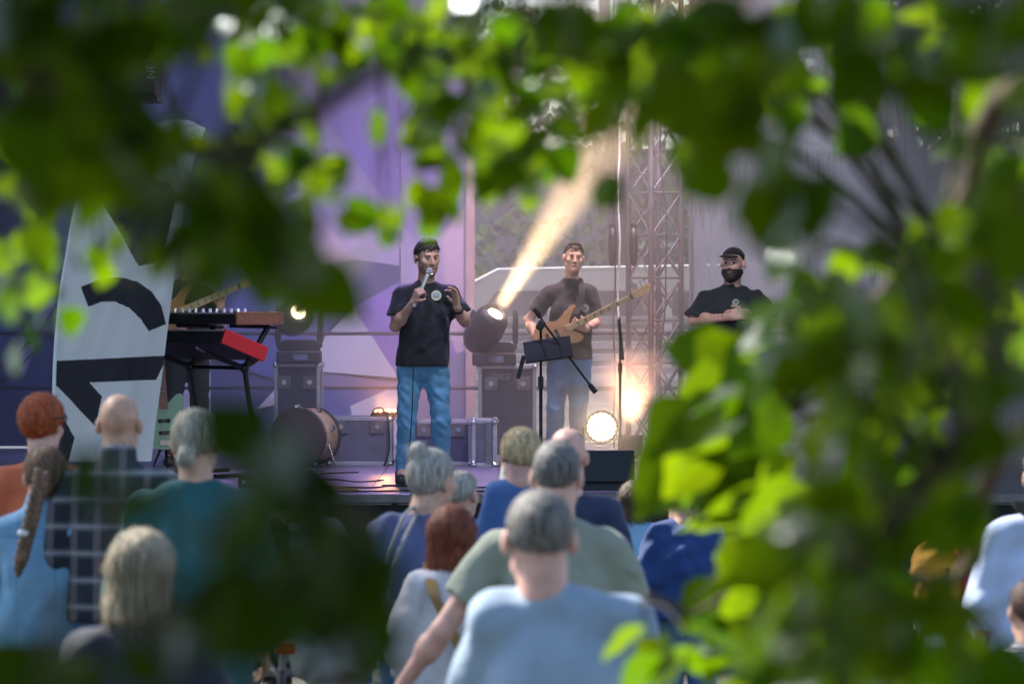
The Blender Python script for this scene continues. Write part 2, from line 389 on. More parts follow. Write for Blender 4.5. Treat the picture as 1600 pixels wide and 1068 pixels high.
# unseen black side curtains, added to keep sun out of the stage smoke
for sx, lab in ((-1, 'added black side curtain blocking sun beyond the keyboards'), (1, 'added black side curtain blocking light beyond the bearded man')):
    t = thing('sun_block_curtain', lab, 'curtain', (sx * 6.75, 31.2, ZS)); b = MB(); n = 90; top = []; bot = []
    for i in range(n + 1):
        y = -4.3 + 9.6 * i / n; x = .05 * math.sin(y * 9); top.append((x, y, 5.1)); bot.append((x * 1.3, y, .01))
    b.raw(top + bot, [(i, i + 1, n + 2 + i, n + 1 + i) for i in range(n)]); b.build('cloth', M_skirt, t, smooth=True)
    b = MB(); b.tube([(0, -4.4, 5.1), (0, 5.4, 5.1)], .025); b.build('rail', M_blackm, t)
# ------------------------------------------------------------------ stage equipment
def flight_case(label, x0, x1, ytop, ybot, d, depth=.55, body=None, name='flight_case', latches=True):
    a, c = P(x0, ytop, d), P(x1, ybot, d); z0 = ZS; w = c.x - a.x; h = a.z - z0; cx = (a.x + c.x) / 2
    t = thing(name, label, 'case', (cx, d + depth / 2, z0)); e = .016
    b = MB(); b.box((0, 0, h / 2), (w - .02, depth - .02, h - .02)); b.build('body', body or M_case, t)
    b = MB()
    X, Y = w / 2, depth / 2
    for sx in (-1, 1):
        for sy in (-1, 1): b.box((sx * (X - e), sy * (Y - e), h / 2), (2 * e, 2 * e, h - 2 * e))
        for z in (e, h - e): b.box((sx * (X - e), 0, z), (2 * e - .002, depth - 4 * e, 2 * e))
    for sy in (-1, 1):
        for z in (e, h - e): b.box((0, sy * (Y - e), z), (w - 4 * e, 2 * e - .002, 2 * e))
    b.build('edge_trim', M_alu, t, bevel=.003)
    for sx in (-1, 1):
        for sy in (-1, 1):
            for z in (.02, h - .02):
                b = MB(); b.ball((sx * (X - .016), sy * (Y - .016), z), .032, 8); b.build('corner', M_chrome, t, smooth=True)
    if latches:
        for sx in (-.55, .55):
            b = MB(); b.box((sx * X, -Y - .006, h * .8), (.11, .02, .11)); o = b.build('latch', M_alud, t, bevel=.004)
            b = MB(); b.tube([(sx * X, -Y - .012, h * .8), (sx * X, -Y - .03, h * .8)], .022, 10); k = b.build('knob', M_chrome, o)
    return t, w, h, depth

fl1, w, h, dp = flight_case('tall dark flight case under the moving head light beside the keyboards', 428, 500, 567, 730, 32.6)
fl2, w, h, dp = flight_case('tall dark flight case marked DIGI under the bright moving head light', 747, 838, 570, 722, 32.6)
text('lettering', 'DIGI', mat('faded_print', (.35, .35, .4), .7), fl2, (-.05, -dp / 2 - .008, h - .10), .075)
fl3, w, h, dp = flight_case('low wide flight case with an aluminium end frame behind the singer', 640, 738, 657, 727, 31.2, .5, mat('blue_case', (.06, .06, .13), .5))
fl4, w, h, dp = flight_case('small pale flight case with bright aluminium edges beside the singer', 737, 776, 655, 727, 30.9, .45, M_caseg, latches=False)
b = MB(); b.box((.035, -dp / 2 - .004, h / 2), (.05, .01, h * .88)); b.build('centre_strip', M_alud, fl4)
fl5, w, h, dp = flight_case('wide grey equipment case with a light lying on top, left of the singer', 510, 612, 651, 727, 31.2, .5, M_caseg)

# lying light bar with glowing cells on the grey case
c = P(602, 644, 31.35); lb = thing('led_light_bar', 'glowing orange light bar lying on the grey case', 'light bar', c)
b = MB(); b.box((0, 0, -.01), (.2, .12, .05), ch=.01); b.build('housing', M_black, lb)
for i in range(5):
    b = MB(); b.ball((-.075 + i * .0375, -.05, .012), (.016, .014, .016), 8); b.build('led', emit('led_orange', (1, .42, .12), 9), lb)
spot(lb, c + Vector((0, -.07, .03)), c + Vector((.2, -.6, .5)), 12, 120, (1, .4, .15))
b = MB(); b.tube(bez([P(580, 650, 31.3), P(585, 640, 31.25), P(595, 637, 31.2), P(603, 645, 31.2), P(606, 652, 31.2), P(608, 700, 31.15), P(600, 728, 31.1)], 6), .009, 6)
tag(b.build('power_cable', M_rubber, smooth=True), 'black cable looped over the grey equipment case', 'cable')

def moving_head(label, px, pylens, pybase, d, beam, power, col, glow):
    ppm = FPX / d; base = P(px, pybase, d); lens = P(px, pylens, d)
    t = thing('moving_head_light', label, 'stage light', (base.x, d + .16, base.z), 0, 'moving head stage lights')
    b = MB(); b.box((0, 0, .055), (.37, .34, .11), ch=.015); b.build('base', M_black, t)
    b = MB(); b.box((.02, -.172, .055), (.12, .006, .05)); b.build('display', mat('display', (.1, .13, .2), .1), t)
    hz = lens.z - base.z - .05
    for sx in (-1, 1):
        b = MB(); b.prism([(sx * .175, .13), (sx * .205, .2), (sx * .205, hz + .05), (sx * .19, hz + .1), (sx * .16, hz + .1), (sx * .155, .22)], -.07, .07); b.build('yoke_arm', M_black, t, bevel=.008)
    b = MB(); b.prism([(-.17, .11), (.17, .11), (.2, .16), (.13, .2), (-.13, .2), (-.2, .16)], -.08, .08); b.build('yoke_base', M_black, t, bevel=.006)
    dirv = Vector(beam).normalized(); q = dirv.to_track_quat('Z', 'Y').to_matrix()
    Lc = Vector((0, -.16, hz + .05)) - dirv * .02; pr = [(.03, -.36), (.10, -.345), (.145, -.27), (.155, -.12), (.14, .0), (.11, .055), (.085, .06), (.082, .04)]
    b = MB(); b.lathe(pr, Lc, q, 24); b.build('head', M_black, t, smooth=True)
    b = MB(); b.lathe([(.001, .052), (.04, .05), (.062, .043), (.07, .03)], Lc, q, 20); b.build('lens', emit('lens_' + str(int(glow)), col, glow), t, smooth=True)
    w0 = Vector(t.location) + Lc + dirv * .075
    if power: spot(t, w0, w0 + dirv, power, 19, col, .85, .06)
    return t
moving_head('bright moving head light throwing a warm beam up towards the bass player', 772, 493, 571, 32.5, (.46, -.48, .72), 2300, (1, .68, .34), 22)
moving_head('small lit moving head light beside the keyboards', 466, 487, 568, 32.5, (.25, -1, .25), 120, (1, .74, .40), 10)

# round LED par on the floor, facing the audience
c = P(940, 667, 31.9); lp = thing('led_par_light', 'round floor light covered in warm glowing dots beside the bass player', 'stage light', (c.x, c.y, ZS))
Mx = Matrix.Rotation(R(84), 3, 'X'); hc = Vector((0, 0, c.z - ZS))
b = MB(); b.lathe([(.05, -.22), (.11, -.2), (.135, -.08), (.14, .02), (.125, .02), (.12, .0), (.001, .0)], hc, Mx, 28); b.build('housing', M_black, lp, smooth=False)
for ring, n, r in ((0, 1, 0), (1, 6, .036), (2, 12, .070), (3, 18, .103)):
    for i in range(n):
        a = 2 * math.pi * i / n + ring * .2; b = MB(); v = Mx @ Vector((r * math.cos(a), r * math.sin(a), .008)) + hc
        b.ball(v, .0138, 8); b.build('led', emit('led_warm', (1, .74, .42), 11), lp)
b = MB(); b.tube([hc + Vector((-.15, 0, 0)), (-.16, .02, .03), (.16, .02, .03), hc + Vector((.15, 0, 0))], .012, 6); b.build('stand_yoke', M_blackm, lp)
b = MB(); b.tube([hc + Vector((.13 * math.cos(a), -.08, -.135 * abs(math.sin(a)) - .03)) for a in np.linspace(.2, 2.6, 12)], .005, 6); b.build('safety_cable', M_alud, lp)
spot(lp, Vector((c.x, c.y - .05, c.z)), (c.x - .1, 20, 2.0), 30, 60, (1, .7, .4))
# second par lying behind it, pointing up: it lights the orange smoke
c2 = P(985, 700, 32.6); l2 = thing('led_par_light', 'dark floor light pointing up into orange lit smoke beside the truss tower', 'stage light', (c2.x, c2.y, ZS))
b = MB(); b.lathe([(.05, 0), (.1, .03), (.11, .2), (.10, .2), (.095, .19), (.001, .19)], n=20); b.build('housing', M_black, l2)
b = MB(); b.lathe([(.09, .192), (.001, .194)], n=16); b.build('lens', emit('lens_amber', (1, .45, .15), 6), l2)
spot(l2, (c2.x, c2.y, ZS + .21), (c2.x + .02, c2.y + .1, 3.0), 130, 75, (1, .42, .2), .9, .08)

# overhead wash lamps (their colour fills the smoke)
def wash(x, y, z, tgt, power, col, label, size=70):
    t = thing('wash_light', label, 'stage light', (x, y, z), 0, 'wash lights under the roof')
    q = (Vector(tgt) - Vector((x, y, z))).to_track_quat('Z', 'Y').to_matrix()
    b = MB(); b.lathe([(.06, -.3), (.12, -.26), (.13, 0), (.12, 0), (.11, -.02), (.001, -.02)], M=q, n=18); b.build('housing', M_black, t)
    b = MB(); b.lathe([(.105, -.012), (.001, -.01)], M=q, n=16); b.build('lens', emit('wash_%d_%d' % (x * 10, y * 10), col, 5), t)
    b = MB(); b.tube([(-.14, 0, -.05), (-.14, 0, .2), (.14, 0, .2), (.14, 0, -.05)], .01, 6); b.build('bracket', M_blackm, t)
    spot(t, Vector((x, y, z)) + (q @ Vector((0, 0, .03))), tgt, power, size, col, .6, .14)
wash(-3.4, 31.6, 5.7, (-2.6, 34.0, .9), 430, (.32, .38, 1), 'blue wash light over the keyboards, above the picture')
wash(-1.2, 31.6, 5.7, (-.9, 34.5, 1.5), 520, (.74, .64, 1), 'violet wash light over the singer, above the picture')
wash(.6, 31.6, 5.7, (.4, 34.2, 1.2), 850, (1, .72, .72), 'pink wash light over the bass player, above the picture')
wash(2.4, 31.6, 5.7, (2.0, 34.0, 1.2), 480, (.8, .76, 1), 'lilac wash light over the bearded man, above the picture')
wash(-.6, 27.0, 5.8, (-.7, 29.6, .9), 160, (.5, .4, 1), 'violet wash light on the front beam, above the picture', 50)
wash(-.8, 30.6, 5.7, (-.7, 29.0, .85), 700, (.50, .36, 1), 'violet wash light on the middle beam over the stage floor, above the picture', 60)
wash(.9, 25.9, 5.75, (.4, 30.2, 1.9), 190, (1, .92, .84), 'added warm fill light on the faces over the stage edge, above the picture', 70)  # unseen lamp, added to brighten the performers' faces

# ------------------------------------------------------------------ kick drum
c = P(470, 682, 31.0); dr = thing('bass_drum', 'round bass drum with pale wooden shell and black hoop beside the cases', 'drum', (c.x, c.y, ZS))
q = Vector((-.35, -.93, 0)).to_track_quat('Z', 'Y').to_matrix(); r = .228; o0 = Vector((0, 0, r + .012))
b = MB(); b.lathe([(r - .006, -.26), (r, -.25), (r, .04), (r - .006, .05)], o0, q, 40); b.build('shell', mat('shell_wood', (.42, .30, .17), .4, var=.25, vs=4), dr, smooth=False)
for z in (-.25, .045):
    b = MB(); b.lathe([(r - .005, z - .022), (r + .012, z - .02), (r + .012, z + .02), (r - .005, z + .022)], o0, q, 40); b.build('hoop', mat('hoop', (.06, .045, .04), .4), dr)
b = MB(); b.lathe([(r - .004, .048), (r * .5, .052), (.001, .053)], o0, q, 40); b.build('drum_head', mat('drum_skin', (.10, .11, .10), .5, var=.1), dr)
for i in range(8):
    a = i * math.pi / 4 + .3; v = q @ Vector(((r + .015) * math.cos(a), (r + .015) * math.sin(a), -.1)) + o0
    b = MB(); b.box(v, (.035, .05, .05), q, ch=.006); b.build('lug', M_chrome, dr)
for sx in (-1, 1):
    b = MB(); b.tube([q @ Vector((sx * .17, .02, -.1)) + o0, q @ Vector((sx * .3, -.22, -.0)) + o0], .009, 6); b.build('spur', M_chrome, dr)
b = MB(); b.lathe([(.02, 0), (.025, .02), (.018, .05), (.001, .06)], P(469, 640, 31.0) - Vector(dr.location) - Vector((0, 0, .03)), n=10); b.build('top_mount', M_chrome, dr)

# ------------------------------------------------------------------ keyboards on a stand
def keyboard(label, corner, Lv, Cv, nv, length, depth, th, body, cheek, name, knobs):
    t = thing(name, label, 'keyboard', corner); L = Vector(Lv); C = Vector(Cv); N = Vector(nv)
    M3 = Matrix((L, C, N)).transposed()
    def bx(b, l0, l1, c0, c1, n0, n1, ch=0): b.box(M3 @ Vector(((l0 + l1) / 2, (c0 + c1) / 2, (n0 + n1) / 2)), (abs(l1 - l0), abs(c1 - c0), abs(n1 - n0)), M3, ch=ch)
    b = MB(); bx(b, .026, length, 0.004, depth, -th, -.014); b.build('body', body, t, bevel=.004)
    b = MB(); bx(b, 0, .025, -.004, depth + .01, -th - .004, .006, .006); b.build('end_cheek', cheek, t)
    b = MB(); bx(b, length, length + .025, -.004, depth + .01, -th - .004, .006, .006); b.build('end_cheek', cheek, t)
    b = MB(); bx(b, .026, length, 0, depth * .5, -.012, 0); b.build('top_panel', mat('panel_metal', (.35, .37, .38), .4, .5), t, bevel=.002)
    b = MB(); n = 36
    for i in range(n): l = .05 + (length - .09) * i / n; bx(b, l, l + (length - .09) / n * .9, depth * .55, depth - .01, -.014, -.002)
    b.build('white_keys', M_white, t)
    b = MB()
    for i in range(n):
        if i % 7 not in (2, 6): l = .05 + (length - .09) * (i + .7) / n; bx(b, l, l + .012, depth * .55, depth * .82, -.002, .01)
    b.build('black_keys', M_black, t)
    if knobs:
        for i in range(22):
            v = M3 @ Vector((.06 + (length - .1) * i / 22, depth * (.12 + .22 * (i % 2)), 0))
            b = MB(); b.tube([v, v + N * .03], [.012, .010], 8); b.build('knob', M_white if i % 3 else M_chrome, t)
    return t
Lv = Vector((-.62, .78, 0)).normalized(); Cv0 = Vector((.78, .62, 0)).normalized()
k1 = P(371, 488, 29.0)
keyboard('upper synthesizer with brown wooden end cheek and rows of knobs', k1, Lv, Cv0, (0, 0, 1), 1.15, .42, .09, M_black, M_wood, 'synthesizer', True)
tl_ = R(-20); C2 = (Cv0 * math.cos(tl_) + Vector((0, 0, 1)) * math.sin(tl_)); N2 = Lv.cross(C2) * 1.0
if N2.z < 0: N2 = -N2
k2 = P(354, 515, 28.9)
keyboard('lower stage piano with a bright red end cheek, tilted on its stand', k2, Lv, C2, N2, 1.25, .40, .105, M_black, M_red, 'stage_piano', False)
ks = thing('keyboard_stand', 'black two-tier keyboard stand holding both keyboards', 'stand', (P(390, 0, 29.1).x, 29.2, ZS))
for k, off in enumerate((0.12, .85)):
    o_ = Lv * off; top = P(432, 512, 29.2) + o_; mid = P(396, 575, 29.1) + o_; bot = P(420, 0, 29.2) + o_; bot.z = ZS
    b = MB(); b.tube([top, P(416, 540, 29.15) + o_, mid], .022, 8); b.build('post', M_blackm, ks, True)
    b = MB(); b.tube([P(374, 509, 29.05) + o_, P(446, 511, 29.35) + o_], .015, 8); b.build('upper_arm', M_blackm, ks, True)
    b = MB(); b.tube([P(318, 545, 28.95) + o_, mid, P(420, 560, 29.3) + o_], .02, 8); b.build('lower_arm', M_blackm, ks, True)
    f1 = P(350, 0, 28.8) + o_; f1.z = ZS + .015; f2 = P(455, 0, 29.4) + o_; f2.z = ZS + .015
    b = MB(); b.tube([mid, bot], .02, 8); b.build('leg', M_blackm, ks, True)
    b = MB(); b.tube([f1, f2], .018, 8); b.build('foot', M_blackm, ks, True)
    b = MB(); b.ball(mid, .04, 10); b.build('joint', M_blackm, ks, True)
b = MB(); a_ = P(396, 575, 29.1); b.tube([a_ + Lv * .12, a_ + Lv * .85], .015, 8); b.build('crossbar', M_blackm, ks, True)

# ------------------------------------------------------------------ microphone boom stand with tablet tray, in front of the bassist
d = 27.5; pb = P(845, 0, d); ms = thing('boom_stand', 'black microphone boom stand with a tilted boom and a tray, at the stage front', 'microphone stand', (pb.x, d, ZS))
b = MB(); b.tube([(pb.x, d, ZS + .03), P(845, 590, d)], .013, 8); b.build('lower_tube', M_blackm, ms, True, smooth=True)
b = MB(); b.tube([P(845, 600, d), P(845, 510, d)], .0095, 8); b.build('upper_tube', M_blackm, ms, True, smooth=True)
b = MB(); b.tube([P(845, 606, d), P(845, 588, d)], .02, 10); b.build('clutch', M_black, ms, True)
b = MB(); b.tube([P(838, 484, d - .03), P(852, 508, d - .03), P(930, 612, d - .03)], .008, 8); b.build('boom', M_blackm, ms, True)
b = MB(); b.tube([P(921, 600, d - .03), P(931, 613, d - .03)], [.017, .02], 10); b.build('counterweight', M_rubber, ms, True)
b = MB(); b.box(P(845, 508, d - .015), (.055, .06, .075), Matrix.Rotation(R(30), 3, 'Y'), ch=.015); b.box(P(841, 510, d), (.03, .05, .03), ch=.006); b.build('boom_clamp', M_black, ms, True)
b = MB(); b.tube([P(834, 482, d - .03), P(841, 489, d - .03), P(844, 497, d - .03)], [.012, .02, .014], 10); b.build('microphone_clip', M_rubber, ms, True)
tray = Matrix.Rotation(R(-62), 3, 'X') @ Matrix.Rotation(R(8), 3, 'Y')
b = MB(); b.box(P(856, 546, d - .05), (.34, .014, .22), Matrix.Rotation(R(-8), 3, 'Y') @ Matrix.Rotation(R(-48), 3, 'X'), ch=.004); b.build('tray', M_skirt, ms, True)
b = MB(); b.box(P(868, 533, d + .03), (.22, .012, .012), Matrix.Rotation(R(-4), 3, 'Y')); b.build('tray_lip', M_alu, ms, True)
b = MB(); b.box(P(814, 573, d - .06), (.03, .02, .17), Matrix.Rotation(R(14), 3, 'Y'), ch=.004); b.build('hanging_strap', M_black, ms, True)
for k in range(3):
    a = k * 2.094 + .4; b = MB(); b.tube([(pb.x, d, ZS + .14), (pb.x + .3 * math.cos(a), d + .3 * math.sin(a), ZS + .012)], .009, 6); b.build('leg', M_blackm, ms, True)
# straight stand behind
d = 31.6; pb = P(969, 0, d); m2_ = thing('straight_stand', 'thin dark straight microphone stand in front of the orange smoke', 'microphone stand', (pb.x, d, ZS))
b = MB(); b.tube([(pb.x, d, ZS + .02), P(969, 570, d)], .012, 8); b.build('lower_tube', M_blackm, m2_, True)
b = MB(); b.tube([P(969, 574, d), P(968, 495, d)], .008, 8); b.build('upper_tube', M_blackm, m2_, True)
b = MB(); b.tube([P(969, 582, d), P(969, 567, d)], .018, 8); b.build('clutch', M_black, m2_, True)
b = MB(); b.lathe([(.13, 0), (.13, .015), (.03, .03), (.015, .05)], (pb.x, d, ZS), n=20); b.build('round_base', M_blackm, m2_, True)
b = MB(); b.tube([P(967, 500, d), P(973, 562, d - .05)], .014, 8); b.build('hanging_microphone', M_black, m2_, True)

# ------------------------------------------------------------------ wedge monitor
a, c = P(872, 704, 27.1), P(992, 772, 27.1); wm = thing('wedge_monitor', 'black wedge-shaped floor monitor speaker at the stage front', 'speaker', ((a.x + c.x) / 2, 27.1, ZS))
w = c.x - a.x; zt = a.z - ZS
b = MB(); b.prism([(-.05, 0), (.36, 0), (.42, .12), (.17, zt), (.1, zt)], -w / 2, w / 2, Matrix.Rotation(R(90), 3, 'Z') @ Matrix.Rotation(0, 3, 'X')); b.build('cabinet', M_black, wm, bevel=.008)
b = MB(); zz = zt * .52; b.box((0, .012, zt * .60), (w - .05, .012, zt * .85), Matrix.Rotation(R(-26), 3, 'X')); b.build('grille', mat('speaker_grille', (.03, .034, .045), .55, .3, bump=.4, bs=300), wm)
b = MB(); b.tube([(-w / 2 - .004, .2, zt * .5), (-w / 2 - .02, .2, zt * .5), (-w / 2 - .02, .3, zt * .5), (-w / 2 - .004, .3, zt * .5)], .008, 6); b.build('handle', M_blackm, wm)

# ------------------------------------------------------------------ hanging loudspeaker with lettering
c = P(190, 40, 27.0); ls = thing('hanging_loudspeaker', 'tall black loudspeaker marked NEXO hanging at the top left', 'speaker', (c.x, 27.3, P(0, 148, 27).z))
zb = 0
for i in range(3):
    b = MB(); b.box((-.03, 0, .17 + i * .345), (.52, .5, .335), ch=.015); o = b.build('cabinet', M_black, ls)
    b = MB(); b.box((-.05, -.255, .17 + i * .345), (.42, .012, .29)); b.build('grille', mat('speaker_grille', (.03, .034, .045)), o)
b = MB(); b.box((-.03, 0, -.02), (.55, .52, .03)); b.build('bottom_plate', M_blackm, ls)
b = MB(); b.tube([(-.03, 0, 1.0), (-.03, 0, 2.6)], .02); b.build('chain', M_blackm, ls)
text('lettering', 'NEXO', mat('white_print', (.75, .75, .75), .6), ls, (.205, -.262, .23), .085, (R(90), R(-90), 0))

# ------------------------------------------------------------------ pale green guitar on a floor stand at the stage's edge
def guitar_outline(k=1.):
    o = [(-.23, 0), (-.21, .09), (-.14, .145), (-.05, .135), (.02, .11), (.08, .12), (.15, .155), (.22, .17), (.25, .15), (.2, .115), (.15, .07), (.13, .035), (.13, -.035), (.16, -.07), (.19, -.115), (.17, -.15), (.11, -.15), (.03, -.12), (-.05, -.14), (-.13, -.16), (-.2, -.12)]
    p = [Vector((x * k, 0, y * k)) for x, y in o]; p = bez(p + [p[0]], 4)[:-1]
    return [(v.x, v.z) for v in p]
def guitar(name, label, centre, ang, body_m, neck_m, scale=1., bass=True, yaw=0., strap=None):
    """Body in the local x-z plane facing -y, neck along local +x."""
    t = thing(name, label, 'guitar', centre); t.rotation_euler = (0, -ang, yaw)
    k = scale; b = MB(); b.prism(guitar_outline(k), -.02 * k, .022 * k); b.build('body', body_m, t, bevel=.007)
    L1 = .74 * k if bass else .60 * k
    b = MB(); b.prism([(.08 * k, -.031 * k), (L1, -.021 * k), (L1, .021 * k), (.08 * k, .031 * k)], -.036 * k, -.012 * k); nk = b.build('neck', neck_m, t, bevel=.003)
    b = MB(); nf = 20
    for i in range(nf):
        x = .10 * k + (L1 - .10 * k) * (1 - .945 ** (nf - i)) / (1 - .945 ** nf); b.box((x, -.0375 * k, 0), (.0025, .003, .052 * k))
    b.build('fret_wires', M_chrome, nk)
    b = MB()
    for i in (3, 5, 7, 9, 12, 15): x = L1 - (L1 - .10 * k) * (1 - .945 ** i) / (1 - .945 ** nf); b.box((x, -.0372 * k, 0), (.016 * k, .0024, .036 * k))
    b.build('position_marks', mat('dark_inlay', (.12, .09, .06), .4), nk)
    hs = [(L1, -.022), (L1 + .03 * k, -.03 * k), (L1 + .09 * k, -.038 * k), (L1 + .17 * k, -.02 * k), (L1 + .205 * k, .02 * k), (L1 + .19 * k, .045 * k), (L1 + .05 * k, .04 * k), (L1, .022 * k)]
    b = MB(); b.prism(hs, -.026 * k, -.008 * k); h_ = b.build('headstock', neck_m, t, bevel=.003)
    b = MB(); b.box((L1 - .002, -.035 * k, 0), (.02 * k, .014 * k, .05 * k)); b.build('nut', M_rubber, t)
    for i in range(4 if bass else 6):
        x = L1 + (.04 + i * (.042 if bass else .026)) * k; b = MB(); b.tube([(x, -.018 * k, .035 * k), (x, -.018 * k, .075 * k)], .004, 6); b.lathe([(.003, 0), (.014 * k, .002), (.014 * k, .012), (.003, .014)], (x, -.018 * k, .078 * k), n=10); b.build('tuner', M_chrome, h_)
        b = MB(); b.tube([(x, -.026 * k, .02 * k), (x, -.042 * k, .02 * k)], .006 * k, 8); b.build('string_post', M_chrome, h_)
    for x in (-.01, -.1):
        b = MB(); b.box((x * k, -.026 * k, 0), (.03 * k, .012 * k, .09 * k), ch=.003); b.build('pickup', M_rubber, t)
    b = MB(); b.box((-.175 * k, -.026 * k, 0), (.045 * k, .014 * k, .075 * k), ch=.003); b.build('bridge', M_chrome, t)
    for i in range(3): b = MB(); b.lathe([(.010, 0), (.009, .014), (.001, .015)], ((-.13 + i * .03) * k, -.02 * k, (-.1 + i * .008) * k), Matrix.Rotation(R(90), 3, 'X'), 10); b.build('knob', M_chrome, t)
    b = MB()
    for i in range(4): zz = (-.0135 + .009 * i) * k; b.tube([(-.17 * k, -.040 * k, zz * 1.3), (L1 + .03 * k, -.042 * k, zz)], .0011, 4)
    b.build('strings', M_chrome, t)
    return t
gg = guitar('green_guitar', 'pale green electric guitar upright on the floor behind the flag banner', P(257, 655, 27.6), R(93), mat('pale_green_paint', (.28, .40, .27), .3, var=.06), mat('reddish_neck', (.25, .09, .05), .4), .95, False)
gs = thing('guitar_stand', 'small black floor stand under the pale green guitar', 'stand', (P(257, 0, 27.7).x, 27.75, ZS))
for sx in (-.13, .13): b = MB(); b.tube([(0, .05, .35), (sx, -.1, .012)], .01, 6); b.build('leg', M_blackm, gs)
b = MB(); b.tube([(0, .05, .5), (0, .05, .3), (0, .2, .01)], .011, 6); b.build('back_leg', M_blackm, gs)
b = MB(); b.tube([(-.12, -.12, .1), (-.1, -.02, .08), (.1, -.02, .08), (.12, -.12, .1)], .009, 6); b.build('cradle', M_rubber, gs)

# ------------------------------------------------------------------ cables on the stage floor
def floor_cable(label, pts, r=.006, m=M_rubber):
    v = []
    for px, d in pts: q = P(px, 0, d); q.z = ZS + r + .001; v.append(q)
    b = MB(); b.tube(bez(v, 8), r, 6); tag(b.build('stage_cable', m, smooth=True), label, 'cable')
floor_cable('black cable lying along the stage front by the singer', [(470, 26.9), (540, 26.75), (610, 26.8), (660, 26.9), (720, 26.7), (800, 26.85), (880, 26.8)])
floor_cable('black cable curving behind the shoes of the singer', [(520, 27.4), (580, 27.3), (620, 27.6), (700, 27.2), (790, 27.5)])
floor_cable('yellow cable on the stage floor by the keyboard stand', [(400, 27.6), (440, 27.2), (500, 27.45), (540, 27.1), (560, 26.95)], .007, mat('yellow_cable', (.5, .36, .04), .5))
floor_cable('second black cable on the floor by the bass drum', [(380, 28.4), (430, 28.0), (470, 28.3), (500, 29.5), (560, 29.8)])

# ------------------------------------------------------------------ feather flag banner
d = 25.0
Lc = [(84, 720), (86, 640), (88, 560), (95, 470), (106, 400), (118, 330), (132, 285), (160, 245), (200, 215), (262, 190), (300, 190)]
Rc = [(238, 720), (244, 660), (253, 590), (260, 530), (267, 470), (275, 400), (284, 340), (294, 290), (304, 250), (314, 222), (322, 201)]
fb = thing('flag_banner', 'tall white feather flag with black graphic shapes at the stage front', 'flag', (P(86, 0, d).x, d, 0))
def resamp(c, n):
    c = bez([Vector((x, 0, y)) for x, y in c], 10); L = [0]
    for i in range(1, len(c)): L.append(L[-1] + (c[i] - c[i - 1]).length)
    out = []; xs = np.interp(np.linspace(0, L[-1], n), L, [v.x for v in c]); ys = np.interp(np.linspace(0, L[-1], n), L, [v.z for v in c])
    return list(zip(xs, ys))
NV, NU = 430, 150; Ls = resamp(Lc, NV); Rs = resamp(Rc, NV)
shapes = [[(157, 312), (217, 415), (240, 411), (256, 392), (268, 345), (276, 300), (262, 282), (200, 286)],
          [(126, 448), (137, 479), (158, 471), (180, 471), (203, 481), (220, 498), (231, 517), (259, 506), (251, 478), (237, 455), (216, 440), (190, 433), (160, 434)],
          [(80, 564), (262, 555), (244, 593), (140, 597), (160, 619), (150, 666), (78, 592)],
          [(100, 655), (117, 683), (106, 725), (80, 725), (80, 640)]]
def inside(x, y, poly):
    r = False; n = len(poly)
    for i in range(n):
        x1, y1 = poly[i]; x2, y2 = poly[i - 1]
        if (y1 > y) != (y2 > y) and x < (x2 - x1) * (y - y1) / (y2 - y1) + x1: r = not r
    return r
vs = []; uv = []
for i in range(NV):
    for j in range(NU):
        u = j / (NU - 1); px = Ls[i][0] * (1 - u) + Rs[i][0] * u; py = Ls[i][1] * (1 - u) + Rs[i][1] * u
        v = P(px, py, d); v.y += (.05 * math.sin(u * 9 + py * .012) + .02 * math.sin(u * 21 + py * .03)) * min(1, u * 3) * .8; vs.append(v); uv.append((px, py))
b = MB(); b.raw(vs, [(i * NU + j, i * NU + j + 1, (i + 1) * NU + j + 1, (i + 1) * NU + j) for i in range(NV - 1) for j in range(NU - 1)])
b.m = [1 if any(inside(uv[f[0]][0] + .5, uv[f[0]][1] - .6, s_) for s_ in shapes) else 0 for f in b.f]
def thin_cloth(name, col, tr):
    m = bpy.data.materials.new(name); m.use_nodes = True; t = m.node_tree; pb_ = t.nodes['Principled BSDF']; pb_.inputs['Base Color'].default_value = (*col, 1); pb_.inputs['Roughness'].default_value = .7
    tl = t.nodes.new('ShaderNodeBsdfTranslucent'); tl.inputs[0].default_value = (*tr, 1)
    mx = t.nodes.new('ShaderNodeMixShader'); mx.inputs[0].default_value = .42; t.links.new(pb_.outputs[0], mx.inputs[1]); t.links.new(tl.outputs[0], mx.inputs[2]); t.links.new(mx.outputs[0], t.nodes['Material Output'].inputs[0])
    return m
b.build('cloth', [thin_cloth('flag_white', (.86, .90, .95), (.8, .84, .9)), thin_cloth('flag_black', (.03, .03, .045), (.02, .02, .03))], fb, True, smooth=True)
b = MB(); pts = [P(x - 2, y, d) for x, y in resamp(Lc, 40)]; g0 = Vector((pts[0].x, pts[0].y, .02)); b.tube([g0] + pts, [.014] + list(np.linspace(.014, .006, len(pts))), 8); b.build('pole', mat('white_sleeve', (.7, .75, .8), .6), fb, True, smooth=True)
b = MB(); b.box((0, 0, .012), (.5, .5, .024), ch=.006); b.build('foot_plate', M_blackm, fb)

